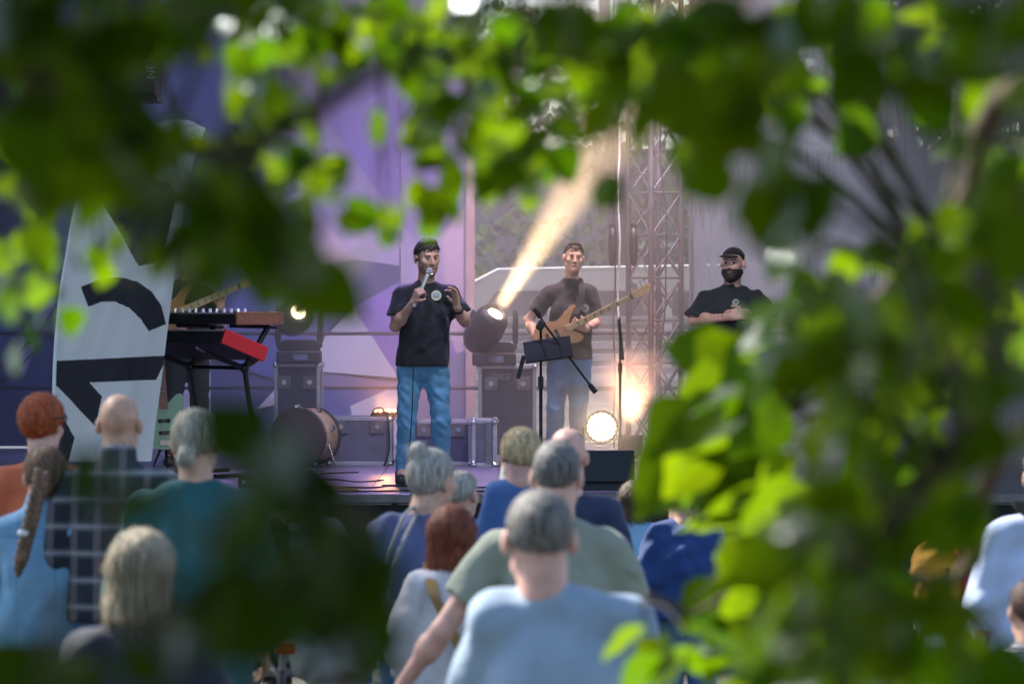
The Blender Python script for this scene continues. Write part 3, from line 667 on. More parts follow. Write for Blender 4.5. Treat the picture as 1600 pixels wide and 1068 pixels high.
# small floor boxes and leads beside the keyboards
pbd = thing('pedal_board', 'small dark effects pedal board on the stage floor by the keyboards', 'pedal board', (P(432, 0, 27.6).x, 27.6, ZS))
b = MB(); b.box((0, 0, .025), (.42, .2, .05), Matrix.Rotation(R(-8), 3, 'X'), ch=.006); b.build('tray', M_black, pbd)
for i in range(4):
    b = MB(); b.box((-.15 + .1 * i, -.01, .065), (.07, .12, .045), ch=.005); p_ = b.build('pedal', mat('pedal_%d' % i, ((.3, .3, .32), (.35, .22, .03), (.05, .12, .2), (.25, .03, .03))[i], .4), pbd)
    b = MB(); b.lathe([(.012, 0), (.011, .012), (.001, .013)], (-.15 + .1 * i, -.045, .088), n=8); b.build('footswitch', M_chrome, p_)
for i, (px, d_) in enumerate(((395, 27.3), (468, 27.9))):
    t = thing('stage_box', ('black connection box on the stage floor left of the pedal board', 'black connection box on the stage floor right of the pedal board')[i], 'box', (P(px, 0, d_).x, d_, ZS)); b = MB(); b.box((0, 0, .05), (.2, .14, .1), ch=.008); b.build('housing', M_black, t)
    for k in range(3): b = MB(); b.lathe([(.014, 0), (.014, .012), (.001, .012)], (-.06 + .06 * k, -.07, .05), Matrix.Rotation(R(90), 3, 'X'), 8); b.build('socket', M_alu, t)
floor_cable('thin lead coiling between the pedal board and the bass drum', [(440, 27.5), (470, 27.3), (500, 27.7), (480, 28.3), (520, 28.6), (560, 28.2), (600, 28.5)], .005)
floor_cable('grey lead running back from the pedal board', [(420, 27.8), (450, 28.6), (430, 29.5), (490, 30.2)], .006, mat('grey_lead', (.2, .2, .22), .6))
# ------------------------------------------------------------------ people: smooth fields of tapered limbs turned into one continuous surface
f32 = np.float32
class Field:
    def __init__(s, lo, hi, h):
        s.lo = np.array(lo, f32); s.h = h
        s.ax = [np.arange(lo[i], hi[i] + h, h, dtype=f32) for i in range(3)]
        s.D = np.full([len(a) for a in s.ax], 9, f32)
    def sub(s, lo, hi):
        sl = []
        for i in range(3):
            a = int(np.clip(np.floor((lo[i] - s.lo[i]) / s.h), 0, len(s.ax[i]) - 1)); b = int(np.clip(np.ceil((hi[i] - s.lo[i]) / s.h) + 1, a + 1, len(s.ax[i])))
            sl.append(slice(a, b))
        X = s.ax[0][sl[0]][:, None, None]; Y = s.ax[1][sl[1]][None, :, None]; Z = s.ax[2][sl[2]][None, None, :]
        return tuple(sl), X, Y, Z
    def join(s, sl, d, k):
        A = s.D[sl]
        if k > 0:
            q = np.maximum(k - np.abs(A - d), 0) / k; s.D[sl] = np.minimum(A, d) - q * q * (k * .25)
        else: s.D[sl] = np.minimum(A, d)
    def cut(s, sl, d, k):
        A = s.D[sl]; d = -d
        if k > 0:
            q = np.maximum(k - np.abs(A - d), 0) / k; s.D[sl] = np.maximum(A, d) + q * q * (k * .25)
        else: s.D[sl] = np.maximum(A, d)
    def cone(s, a, b, ra, rb, k=.02, flat=None, end=None):
        a = np.array(a, float); b = np.array(b, float); m = max(ra, rb) + k + .03
        sl, X, Y, Z = s.sub(np.minimum(a, b) - m, np.maximum(a, b) + m)
        ba = b - a; L2 = max(float(ba @ ba), 1e-9)
        px, py, pz = X - a[0], Y - a[1], Z - a[2]
        tr = (px * ba[0] + py * ba[1] + pz * ba[2]) / L2; t = np.clip(tr, 0, 1)
        d = np.sqrt((px - t * ba[0]) ** 2 + (py - t * ba[1]) ** 2 + (pz - t * ba[2]) ** 2) - (ra + (rb - ra) * t)
        if end is not None: d = np.maximum(d, (tr - end) * math.sqrt(L2))
        s.join(sl, d.astype(f32), k)
    def ell(s, c, r, k=.02, M=None, sub=False):
        c = np.array(c, float); r = np.array(r, float); m = r.max() + k + .03
        sl, X, Y, Z = s.sub(c - m, c + m); x, y, z = X - c[0], Y - c[1], Z - c[2]
        if M is not None: x, y, z = (M[0, i] * x + M[1, i] * y + M[2, i] * z for i in range(3))
        k0 = np.sqrt((x / r[0]) ** 2 + (y / r[1]) ** 2 + (z / r[2]) ** 2); k1 = np.sqrt((x / r[0] ** 2) ** 2 + (y / r[1] ** 2) ** 2 + (z / r[2] ** 2) ** 2) + 1e-6
        d = (k0 * (k0 - 1) / k1).astype(f32)
        (s.cut if sub else s.join)(sl, d, k)
    def shell(s, c, r, M, t, planes, fade=.03):
        """Hair growing from a skull ellipsoid: thickness t, fading to nothing at the hairline planes (point, inward normal)."""
        c = np.array(c, float); r = np.array(r, float); m = r.max() + t + .05
        sl, X, Y, Z = s.sub(c - m, c + m); x, y, z = X - c[0], Y - c[1], Z - c[2]; w = None
        for p, n in planes:
            n = np.array(n, float); n = n / np.linalg.norm(n); q = ((X - p[0]) * n[0] + (Y - p[1]) * n[1] + (Z - p[2]) * n[2]) / fade
            w = q if w is None else np.minimum(w, q)
        w = np.clip(w, 0, 1); w = w * w * (3 - 2 * w)
        x, y, z = (M[0, i] * x + M[1, i] * y + M[2, i] * z for i in range(3))
        k0 = np.sqrt((x / r[0]) ** 2 + (y / r[1]) ** 2 + (z / r[2]) ** 2); k1 = np.sqrt((x / r[0] ** 2) ** 2 + (y / r[1] ** 2) ** 2 + (z / r[2] ** 2) ** 2) + 1e-6
        s.join(sl, (k0 * (k0 - 1) / k1 - (t + .006) * w + .006).astype(f32), .01)
    def plane(s, p, n, k=0.):
        n = np.array(n, float); n = n / np.linalg.norm(n); X, Y, Z = s.ax[0][:, None, None], s.ax[1][None, :, None], s.ax[2][None, None, :]
        d = (X - p[0]) * n[0] + (Y - p[1]) * n[1] + (Z - p[2]) * n[2]
        s.D = np.maximum(s.D, d.astype(f32))
    def ripple(s, amp, wave, seed, stretch=(1, 1, 1)):
        g = np.random.default_rng(seed); X, Y, Z = s.ax[0][:, None, None], s.ax[1][None, :, None], s.ax[2][None, None, :]
        near = np.abs(s.D) < amp * 3 + s.h * 2; tot = np.zeros_like(s.D)
        for _ in range(5):
            v = g.normal(size=3); v = v / np.linalg.norm(v) * 2 * math.pi / (wave * g.uniform(.6, 1.5)) * np.array(stretch)
            w = g.normal(size=3); w = w / np.linalg.norm(w) * 2 * math.pi / (wave * 2.2)
            tot = tot + np.sin(X * v[0] + Y * v[1] + Z * v[2] + g.uniform(0, 6) + 1.6 * np.sin(X * w[0] + Y * w[1] + Z * w[2] + g.uniform(0, 6)))
        s.D = np.where(near, s.D + (tot * amp * .4).astype(f32), s.D)
    def mesh(s, name):
        D = s.D; sg = D < 0; n = np.array(D.shape) - 1
        cnt = np.zeros(n, np.int8)
        for i in (0, 1):
            for j in (0, 1):
                for k in (0, 1): cnt += sg[i:i + n[0], j:j + n[1], k:k + n[2]]
        ci = np.argwhere((cnt > 0) & (cnt < 8)); idx = np.full(n, -1, np.int32); idx[tuple(ci.T)] = np.arange(len(ci))
        acc = np.zeros((len(ci), 3)); num = np.zeros(len(ci))
        cor = [(i, j, k) for i in (0, 1) for j in (0, 1) for k in (0, 1)]
        val = {c: D[ci[:, 0] + c[0], ci[:, 1] + c[1], ci[:, 2] + c[2]] for c in cor}
        for c in cor:
            for a in range(3):
                if c[a] == 0:
                    e = list(c); e[a] = 1; e = tuple(e); u, v = val[c], val[e]; mk = (u < 0) != (v < 0)
                    t = np.where(mk, u / np.where(mk, u - v, 1), 0); p = np.array(c, float)[None, :].repeat(len(ci), 0); p[:, a] += t
                    acc[mk] += p[mk]; num[mk] += 1
        V = (ci + acc / num[:, None]) * s.h + s.lo
        F = []
        for a in range(3):
            b, c = (a + 1) % 3, (a + 2) % 3; sh = [slice(None)] * 3; sh[a] = slice(0, -1); s2 = list(sh); s2[a] = slice(1, None)
            ch = sg[tuple(sh)] != sg[tuple(s2)]; e = np.argwhere(ch); inn = sg[tuple(sh)][tuple(e.T)]
            ok = (e[:, b] > 0) & (e[:, c] > 0) & (e[:, b] < n[b]) & (e[:, c] < n[c]) & (e[:, a] < n[a]); e = e[ok]; inn = inn[ok]
            q = []
            for ob, oc in ((1, 1), (0, 1), (0, 0), (1, 0)):
                g = e.copy(); g[:, b] -= ob; g[:, c] -= oc; q.append(idx[tuple(g.T)])
            q = np.stack(q, 1); q[~inn] = q[~inn][:, ::-1]; F.append(q)
        F = np.concatenate(F); F = F[(F >= 0).all(1)]
        me = bpy.data.meshes.new(name); me.vertices.add(len(V)); me.vertices.foreach_set('co', V.astype(f32).ravel())
        me.loops.add(F.size); me.loops.foreach_set('vertex_index', F.astype(np.int32).ravel())
        me.polygons.add(len(F)); me.polygons.foreach_set('loop_start', np.arange(0, F.size, 4, dtype=np.int32)); me.update(calc_edges=True); me.validate(); me.shade_smooth()
        return me

def skin(key, col): return mat('skin_' + key, col, .5, var=.2, vs=22, bump=.08, bs=160, sss=.08)
S_fair = skin('fair', (.58, .35, .26)); S_tan = skin('tan', (.52, .30, .21)); S_pink = skin('pink', (.64, .37, .31))
def hairm(key, col, col2=None): return mat('hair_' + key, col, .62, var=.55, vs=34, bump=.22, bs=70, stretch=(3, 3, .25), col2=col2)
def cloth(key, col, **k): return mat('cloth_' + key, col, .88, var=k.pop('var', .12), vs=k.pop('vs', 5), bump=.18, bs=35, sheen=.15, crease=.9, **k)
M_eye = mat('eye_white', (.24, .19, .17), .35); M_iris = mat('iris', (.02, .015, .012), .2); M_lip = mat('lips', (.34, .12, .10), .4)

def rot_head(yaw, pitch, roll=0., f=1):
    """Columns: right, forward, up of the head. f=+1 faces away from the camera, -1 towards it."""
    m = Matrix.Rotation(yaw + (0 if f > 0 else math.pi), 3, 'Z') @ Matrix.Rotation(pitch, 3, 'X') @ Matrix.Rotation(roll, 3, 'Y')
    return np.array(m)

def head_shape(F, c, M, s, neck, face=True, g=1., nr=.056):
    W = lambda x, y, z: c + M @ (np.array((x * g, y, z)) * s)
    F.ell(W(0, -.012, .035), np.array((.075 * g, .096, .088)) * s, .02, M)
    F.ell(W(0, .022, -.04), np.array((.060 * g, .072, .085)) * s, .03, M)
    F.cone(W(-.05, .01, -.068), W(0, .066, -.102), .02 * s, .022 * s, .03); F.cone(W(.05, .01, -.068), W(0, .066, -.102), .02 * s, .022 * s, .03)
    if face:
        for x in (-1, 1):
            F.ell(W(x * .043, .060, -.022), np.array((.024, .026, .026)) * s, .02, M)
            F.ell(W(x * .030, .108, .004), np.array((.018, .017, .011)) * s, .010, M, True)
            F.ell(W(x * .011, .098, -.035), np.array((.008, .010, .008)) * s, .007, M)
        F.cone(W(-.036, .078, .027), W(.036, .078, .027), .011 * s, .011 * s, .016)
        F.cone(W(0, .089, .012), W(0, .109, -.030), .007 * s, .0105 * s, .009)
        F.cone(W(-.016, .088, -.066), W(.016, .088, -.066), .009 * s, .009 * s, .008)
        F.ell(W(0, .086, -.098), np.array((.018, .016, .014)) * s, .015, M)
    for x in (-1, 1):
        F.ell(W(x * .083, -.010, -.006), np.array((.013, .023, .036)) * s, .006, M)
    F.cone(W(0, -.02, -.05), neck, nr * s, (nr + .006) * s, .025)

def hand_shape(F, w, fw, pn, th, curl=.35, s=1., spread=.12, k=.004, curls=None):
    """w wrist, fw finger direction, pn palm normal, th thumb side."""
    w = Vector(w); fw = Vector(fw).normalized(); pn = Vector(pn); pn = (pn - fw * pn.dot(fw)).normalized(); th = fw.cross(pn) * (1 if fw.cross(pn).dot(Vector(th)) > 0 else -1)
    for o in (-.026, 0, .026): F.cone(w + th * o * .7 * s, w + (fw * .085 + th * o) * s, .015 * s, .0145 * s, .012)
    for i, (o, ln) in enumerate(((.031, .92), (.0105, 1.0), (-.0105, .94), (-.031, .76))):
        cl = curls[i] if curls else curl
        p = w + (fw * .088 + th * o) * s; a = 0; d0 = (fw + th * o * spread * 30 * .1 * 3).normalized()
        for seg, (l, bend) in enumerate(((.043, 75), (.028, 95), (.022, 60))):
            a += R(bend) * cl; dv = (d0 * math.cos(a) + pn * math.sin(a)); q = p + dv * l * ln * s
            F.cone(p, q, (.0095 - .0008 * seg) * s, (.0088 - .0008 * seg) * s, k); p = q
    p = w + (fw * .03 + th * .03) * s; dv = (th * .75 + fw * .65 + pn * .35).normalized(); q = p + dv * .042 * s; F.cone(w + (fw * .02 + th * .015) * s, p, .014 * s, .013 * s, .01); F.cone(p, q, .012 * s, .0105 * s, k)
    dv = (dv * .6 + fw * .6 + pn * (.1 + curl)).normalized(); F.cone(q, q + dv * .032 * s, .0105 * s, .0085 * s, k)

def person(label, base, H=1.75, f=1, g=1., vox=.012, joints=None, head=(0, 0, 0), sk=S_fair, shirt=None, legs=None, hair=None, face=False, shoes=(.02, .02, .022), hands=None, rz=0., seed=1, headoff=(0, 0, 0), headg=1., group=None, seated=False, hs=None):
    """base: where the person stands. Local axes: x right in the picture, y away from the camera, z up."""
    s = H / 1.8; sd = seed; hs = hs or s ** .5
    T = thing('person', label, 'person', base, rz, group)
    J = dict(nb=(0, -.02 * f, 1.50), hd=(0, .02 * f, 1.665), sL=(-.172 * g ** .5, -.015 * f, 1.415), sR=(.172 * g ** .5, -.015 * f, 1.415),
             eL=(-.25 * g ** .5, -.03 * f, 1.13), eR=(.25 * g ** .5, -.03 * f, 1.13), wL=(-.25 * g ** .5, .1 * f, .90), wR=(.25 * g ** .5, .1 * f, .90),
             hL=(-.09 * g ** .5, 0, .93), hR=(.09 * g ** .5, 0, .93), kL=(-.105, .02 * f, .50), kR=(.105, .02 * f, .50), aL=(-.11, -.02 * f, .085), aR=(.11, -.02 * f, .085),
             pel=(0, 0, .97), wst=(0, .0, 1.12), chs=(0, .0, 1.285))
    J = {k: np.array(v) * s for k, v in J.items()}
    J['hd'] = J['hd'] + np.array(headoff)
    for k, v in (joints or {}).items(): J[k] = np.array(v, float)
    tL = J.get('tL', J['aL'] + np.array((-.03, .15 * f, -.05)) * s); tR = J.get('tR', J['aR'] + np.array((.03, .15 * f, -.05)) * s)
    allp = np.array(list(J.values()) + [tL, tR]); lo = allp.min(0) - .26; hi = allp.max(0) + .26; lo[2] = max(lo[2], -.03) if not seated else lo[2]
    M = rot_head(*head, f=f); hd, nb = J['hd'], J['nb']
    # --- body
    F = Field(lo, hi, vox)
    def torso(F, o, waist=1.):
        F.ell(J['pel'], np.array((.155 * g, .105 * g, .12)) * s + o, .05); F.ell(J['wst'], np.array((.135 * g * waist, .098 * g * waist, .14)) * s + o, .06)
        F.ell(J['chs'], np.array((.158 * g, .112 * g, .165)) * s + o, .05)
        F.cone(J['sL'] * .88 + J['sR'] * .12, J['sR'] * .88 + J['sL'] * .12, .046 * s + o, .046 * s + o, .05)
        for q in 'LR': F.cone(nb * .88 + J['chs'] * .12, J['s' + q] * .88 + nb * .12, .044 * s + o, .036 * s + o, .04)
    torso(F, 0); head_shape(F, hd, M, hs, nb, face, headg, .056 * (.5 + .5 * g))
    ga = .5 + .5 * g
    for q in 'LR':
        F.cone(J['s' + q], J['e' + q], .049 * s * ga, .040 * s * ga, .03); F.cone(J['e' + q], J['w' + q], .040 * s * ga, .027 * s, .015); F.ell(J['e' + q] * .7 + J['w' + q] * .3, np.array((.043, .043, .043)) * s * ga, .04)
        F.cone(J['h' + q], J['k' + q], .080 * s * g, .050 * s * ga, .04); F.cone(J['k' + q], J['a' + q], .048 * s * ga, .036 * s, .02); F.ell(J['k' + q] * .65 + J['a' + q] * .35, np.array((.048, .05, .08)) * s * ga, .04)
        F.cone(J['a' + q], tL if q == 'L' else tR, .042 * s, .032 * s, .02)
        hp = (hands or {}).get(q)
        if hp: hand_shape(F, J['w' + q], s=s, **hp)
        else:
            fw = Vector(J['w' + q] - J['e' + q]).normalized(); hand_shape(F, J['w' + q], fw, Vector((1 if q == 'L' else -1, 0, 0)), Vector((0, f, 0)), .3, s)
    body = link('body', F.mesh('body'), T, sk)
    # --- clothes
    if shirt:
        F = Field(lo, hi, vox); o = shirt.get('o', .014)
        torso(F, o, shirt.get('waist', 1.12)); hem = shirt.get('hem', .90 * s) if not seated else 0.02
        hl = J['pel'].copy(); hl[2] = hem + .02
        F.cone(J['chs'] + (J['pel'] - J['chs']) * .3, hl, .118 * s * g + o, .112 * s * g + o, .08)
        for x in (-1, 1): F.cone(J['chs'] + np.array((x * .06 * g, 0, -.05)) * s, hl + np.array((x * .075 * g, 0, 0)), .10 * s * g + o, .105 * s * g + o * 1.3, .05)
        sl = shirt.get('sleeve', .6); w = shirt.get('sl_w', .012)
        for q in 'LR':
            if sl > 0:
                e_ = J['s' + q] + (J['e' + q] - J['s' + q]) * min(1, sl)
                F.cone(J['s' + q], J['e' + q], .054 * s * ga + o, .046 * s * ga + o + w, .035, end=min(1.0, sl) if sl < 1 else None)
            if sl > 1: F.cone(J['e' + q], J['w' + q], .045 * s * ga + o, .034 * s + o, .03, end=sl - 1)
        F.ripple(shirt.get('fold', .005), shirt.get('wave', .13), sd, shirt.get('stretch', (1, 1, .8)))
        if not shirt.get('collar'):
            F.ell(nb + (hd - nb) * .42, np.array((.072, .072, .062)) * s * (.6 + .4 * g), .01, sub=True)
        else:
            F.cone(nb + (hd - nb) * -.1, nb + (hd - nb) * .38, .075 * s, .070 * s, .015); F.ell(nb + (hd - nb) * .62, np.array((.066, .066, .05)) * s, .005, sub=True)
        if not seated: F.plane((0, 0, hem), (0, 0, -1))
        so = link('shirt', F.mesh('shirt'), T, shirt['m'])
    if legs:
        F = Field(lo, hi, vox); o = legs.get('o', .014)
        F.ell(J['pel'], np.array((.155 * g, .108 * g, .12)) * s + o, .04)
        for q in 'LR':
            F.cone(J['h' + q], J['k' + q], .088 * s * g + o, .062 * s * ga + o, .045); F.cone(J['k' + q], J['a' + q], .062 * s * ga + o, legs.get('cuff', .05) * s + o, .02, end=.97)
        F.ripple(legs.get('fold', .0045), legs.get('wave', .11), sd + 9, (1, .8, 1))
        if not seated: F.plane((0, 0, legs.get('top', 1.02 * s)), (0, 0, 1))
        link('trousers', F.mesh('trousers'), T, legs['m'])
        for q, t_ in (('L', tL), ('R', tR)):
            a = J['a' + q]; F = Field(np.minimum(a, t_) - .12, np.maximum(a, t_) + .12, .008)
            F.cone(a + np.array((0, -.02 * f, -.03)) * s, t_, .046 * s, .042 * s, .02); F.cone(a, a + np.array((0, 0, -.03)), .05 * s, .05 * s, .03); F.plane((0, 0, max(-base[2] * 0, 0) if not seated else t_[2] - .035), (0, 0, -1))
            link('shoe', F.mesh('shoe'), T, mat('shoe_%d' % int(shoes[0] * 1000), shoes, .5))
    # --- hair and face
    W = lambda x, y, z: hd + M @ (np.array((x * headg, y, z)) * hs)
    nrm = lambda x, y, z: M @ np.array((x, y, z), float)
    if hair:
        st = hair['style']; m = hair['m']; hv = hair.get('vox', min(vox, .008)); t0 = hair.get('t', .010)
        ext = .36 if st in ('bob', 'long') else .2
        F = Field(hd - ext, hd + ext, hv)
        if st in ('short', 'crop', 'fringe'):
            a, sl = hair.get('line', (.012, .80)); pl = [(W(0, 0, a), nrm(0, -sl, 1)), (W(0, .082, .08), nrm(0, -1, .25))]
            F.shell(W(0, -.012, .035), np.array((.0755 * headg, .0965, .0885)) * hs, M, t0 * hs, pl, hair.get('fade', .028))
            if hair.get('top'): F.shell(W(0, .012, .062), np.array((.060, .074, .062)) * hs, M, hair['top'], [(W(0, 0, .085), nrm(0, -.35, 1))], .02)
            F.ripple(hair.get('rough', .0008), .022, sd, (1.2, .6, .5))
        elif st == 'bob':
            L = hair.get('len', .14)
            F.ell(W(0, -.014, .038), np.array((.093, .112, .100)) * hs, .02, M); F.cone(W(-.04, -.03, .02), W(-.05, -.03, -L), .062 * hs, .056 * hs, .03); F.cone(W(.04, -.03, .02), W(.05, -.03, -L), .062 * hs, .056 * hs, .03); F.cone(W(0, -.06, .02), W(0, -.065, -L), .062 * hs, .05 * hs, .04)
            F.ripple(.0025, .028, sd, (1, 1, .10)); F.plane(W(0, 0, -L), nrm(0, -.1, -1)); F.ell(W(0, .13, -.06), np.array((.066, .085, .12)) * hs, .02, M, True)
        elif st == 'bun':
            F.shell(W(0, -.012, .033), np.array((.076, .097, .0895)) * hs, M, .011, [(W(0, 0, -.012), nrm(0, -.85, 1)), (W(0, .08, .08), nrm(0, -1, .25))], .022); F.ripple(.0006, .02, sd, (.5, 1, 1.2))
            bp = W(*hair['bun']); F.ell(bp, np.array((.036, .036, .036)) * hair.get('bs', 1), .012); F.cone(W(0, -.08, .03), bp, .03, .026, .02)
        elif st == 'long':
            F.ell(W(0, -.014, .036), np.array((.088, .107, .098)) * hs, .02, M); F.cone(W(-.045, -.02, .0), W(-.06, -.06, -.25), .055, .05, .03); F.cone(W(.045, -.02, .0), W(.06, -.06, -.25), .055, .05, .03); F.cone(W(0, -.06, 0), W(0, -.08, -.26), .06, .05, .03)
            F.ripple(.008, .04, sd, (1, 1, .2)); F.ell(W(0, .13, -.06), np.array((.068, .085, .16)) * hs, .02, M, True)
        elif st == 'curly':
            F.ell(W(0, -.01, .045), np.array((.095, .115, .095)) * hs, .02, M); F.cone(W(0, -.05, .0), W(0, -.06, -.1), .07, .055, .03); F.ripple(.012, .045, sd); F.ell(W(0, .13, -.04), np.array((.075, .08, .11)) * hs, .02, M, True)
        ho = link('hair', F.mesh('hair'), T, m)
        strands(ho, hair.get('strands', 500 if st == 'crop' else 900), .012 if st == 'crop' else .04 if st == 'short' else .06, sd, M, hd)
        if hair.get('beard'):
            bb = hair['beard']; F = Field(hd - .2, hd + .2, .006)
            F.ell(W(0, .024, -.046), (np.array((.060 * headg, .073, .085)) + bb) * hs, .02, M); F.cone(W(-.05, .012, -.068), W(0, .07, -.105), (.02 + bb) * hs, (.023 + bb) * hs, .03); F.cone(W(.05, .012, -.068), W(0, .07, -.105), (.02 + bb) * hs, (.023 + bb) * hs, .03)
            F.ripple(.002, .02, sd)
            F.plane(W(0, 0, hair.get('bline', -.045)), nrm(0, 0, 1)); F.plane(W(0, -.015, 0), nrm(0, -1, -.35)); F.ell(W(0, .105, -.066), np.array((.021, .028, .010)) * hs, .003, M, True)
            link('beard', F.mesh('beard'), T, hair.get('bm', m))
    if face:
        for x in (-1, 1):
            b = MB(); b.ball(W(x * .030, .0805, .005), .0125 * hs, 10); e = b.build('eye', M_eye, T, smooth=True)
            b = MB(); b.ball(W(x * .030 + face.get('look', 0), .0868, .004), .0078 * hs, 8); b.build('iris', M_iris, e, smooth=True)
            b = MB(); b.tube(bez([W(x * .014, .0955, .024), W(x * .030, .0945, .029), W(x * .047, .078, .024)], 4), [.0036 * hs] * 8 + [.0015], 6); b.build('eyebrow', face['brow'], T, smooth=True)
        b = MB(); b.tube(bez([W(-.022, .090, -.067), W(-.010, .099, -.064), W(0, .0995, -.0655), W(.010, .099, -.064), W(.022, .090, -.067)], 3), [.002] + [.0055 * hs] * 11 + [.002], 6); b.build('lips', M_lip, T, smooth=True)
    return T, J, W, M

def strands(ho, n, ln, seed, M, hd):
    """Loose strands lying over a head of hair, combed back and down."""
    me = ho.data; k = len(me.vertices); co = np.empty(k * 3, f32); no = np.empty(k * 3, f32); me.vertices.foreach_get('co', co); me.vertices.foreach_get('normal', no); co = co.reshape(-1, 3); no = no.reshape(-1, 3)
    g = np.random.default_rng(seed + 77); ok = np.where(((co - hd) @ M[:, 2] > -.16))[0]; ix = g.choice(ok, min(n, len(ok)), replace=False); p = co[ix]; nn = no[ix]
    comb = -M[:, 2] * 1.0 - M[:, 1] * .35; d = comb[None] + g.normal(size=(len(ix), 3)) * .35; d -= nn * (d * nn).sum(1)[:, None]; d /= np.linalg.norm(d, axis=1)[:, None] + 1e-6; sd_ = np.cross(nn, d)
    L = ln * g.uniform(.5, 1.3, (len(ix), 1)); w = .0016; lift = g.uniform(.001, .007, (len(ix), 1)); V = []; S = 4
    for i in range(S):
        t = i / (S - 1); c = p + d * L * t + nn * (.001 + lift * math.sin(t * 2.6)) - nn * (L * L * t * t * 4.5) * (ln > .02); ww = w * (1 - .7 * t); V += [c - sd_ * ww, c + sd_ * ww]
    V = np.stack(V, 1).reshape(-1, 3); F = []
    b0 = (np.arange(len(ix)) * 2 * S)[:, None]
    for i in range(S - 1): F.append(b0 + np.array([[2 * i, 2 * i + 1, 2 * i + 3, 2 * i + 2]]))
    F = np.concatenate(F); sm = bpy.data.meshes.new('hair_strands'); sm.from_pydata(V.tolist(), [], F.tolist()); sm.materials.append(me.materials[0]); o = link('hair_strands', sm, ho); o['kind'] = 'stuff'
    return o

def ploc(px0, base_py, d):
    """Local coordinates for a person standing at pixel column px0 at distance d on the stage."""
    ppm = FPX / d
    return lambda px, py, dy=0.: ((px - px0) / ppm, dy, (base_py - py) / ppm)

denim = mat('cloth_denim', lin((88, 138, 172)), .85, var=.28, vs=7, bump=.3, bs=26, stretch=(1, 1, .7), sheen=.1, crease=.9)
denim2 = mat('cloth_denim_grey', lin((35, 104, 152)), .85, var=.25, vs=7, bump=.3, bs=26, sheen=.1, crease=.9)
tee = cloth('black_tee', (.007, .009, .014), var=.3)
H_dark = hairm('dark', (.012, .009, .008), (.04, .03, .025)); H_brown = hairm('brown', (.035, .02, .014))
# ---- the singer
d = 28.0; bz = P(0, 757, d).z
pb = P(662, 757, d); q = ploc(662, 757, d)
singer, J, W, M = person('dark-haired singer in black T-shirt and blue jeans holding a microphone to his mouth', (pb.x, d, ZS), 1.81, -1, .96, .0065,
    joints=dict(hd=q(668, 404, -.03), nb=q(666, 443, .0), sL=q(626, 463, .0), sR=q(705, 463, .0), eL=q(618, 511, -.06), eR=q(727, 504, -.03), wL=q(647, 474, -.22), wR=q(715, 482, -.19),
                chs=q(665, 490, .0), wst=q(662, 525, .0), pel=q(660, 570, .0), hL=q(640, 582), hR=q(682, 582), kL=q(636, 660, -.03), kR=q(689, 658, -.02), aL=q(629, 738, .02), aR=q(692, 737, .03), tL=q(627, 751, -.15), tR=q(697, 751, -.13)),
    head=(R(24), R(-8), R(2)), headg=1.05, sk=S_tan, shirt=dict(m=tee, hem=(757 - 573) / 214.3, sleeve=.70, sl_w=.022, o=.014, waist=1.14, fold=.005),
    legs=dict(m=denim, o=.009, cuff=.044, fold=.005, wave=.09, top=.95), shoes=(.012, .012, .014),
    hair=dict(style='short', m=H_dark, t=.012, top=.022, rough=.004, vox=.005, beard=.0016, bm=mat('stubble', (.27, .155, .115), .7, var=.3, vs=60), bline=-.048), face=dict(brow=H_dark), seed=3, hs=1.0,
    hands=dict(L=dict(fw=(.35, -.35, .8), pn=(.75, .5, -.1), th=(.3, -1, .3), curl=.78), R=dict(fw=(-.12, -.2, 1), pn=(-.8, -.5, 0), th=(-.6, -.4, .2), curl=.26, spread=.4, curls=[.38, .24, .2, .18])))
# hand on microphone: the shaft runs through the closed fingers
sx = Vector(singer.location)
mic = thing('microphone', 'silver hand-held microphone at the mouth of the singer', 'microphone', sx + Vector(q(656, 465, -.26)))
m0 = Vector(q(648, 481, -.245)); m1 = Vector(q(673, 422, -.185)); ax = (m1 - m0).normalized(); qm = ax.to_track_quat('Z', 'Y').to_matrix(); L = (m1 - m0).length; o0 = sx + m0 - Vector(mic.location)
b = MB(); b.lathe([(.010, 0), (.0125, .004), (.0145, L * .5), (.018, L - .055), (.019, L - .05)], o0, qm, 16); b.build('shaft', mat('mic_silver', (.55, .54, .50), .35, .6), mic, smooth=True)
b = MB(); b.lathe([(.019, L - .05), (.0265, L - .035), (.027, L - .02), (.024, L - .005), (.014, L + .008), (.001, L + .011)], o0, qm, 16); b.build('grille', mat('mic_grille', (.5, .5, .48), .4, .7, bump=.6, bs=400), mic, smooth=True)
b = MB(); b.lathe([(.027, L - .032), (.0285, L - .028), (.027, L - .024)], o0, qm, 16); b.build('ring', M_chrome, mic)
cp = [sx + m0, sx + Vector(q(646, 500, -.25)), sx + Vector(q(647, 560, -.21)), sx + Vector(q(645, 640, -.19)), sx + Vector(q(641, 700, -.2)), sx + Vector(q(640, 750, -.25)), sx + Vector(q(625, 755, -.3)), sx + Vector(q(600, 755.5, -.35))]
cp[-2].z = ZS + .01; cp[-1].z = ZS + .007
b = MB(); b.tube(bez(cp, 8), .0042, 6); tag(b.build('microphone_cable', M_rubber, smooth=True), 'thin black cable hanging from the microphone in front of the singer', 'cable')
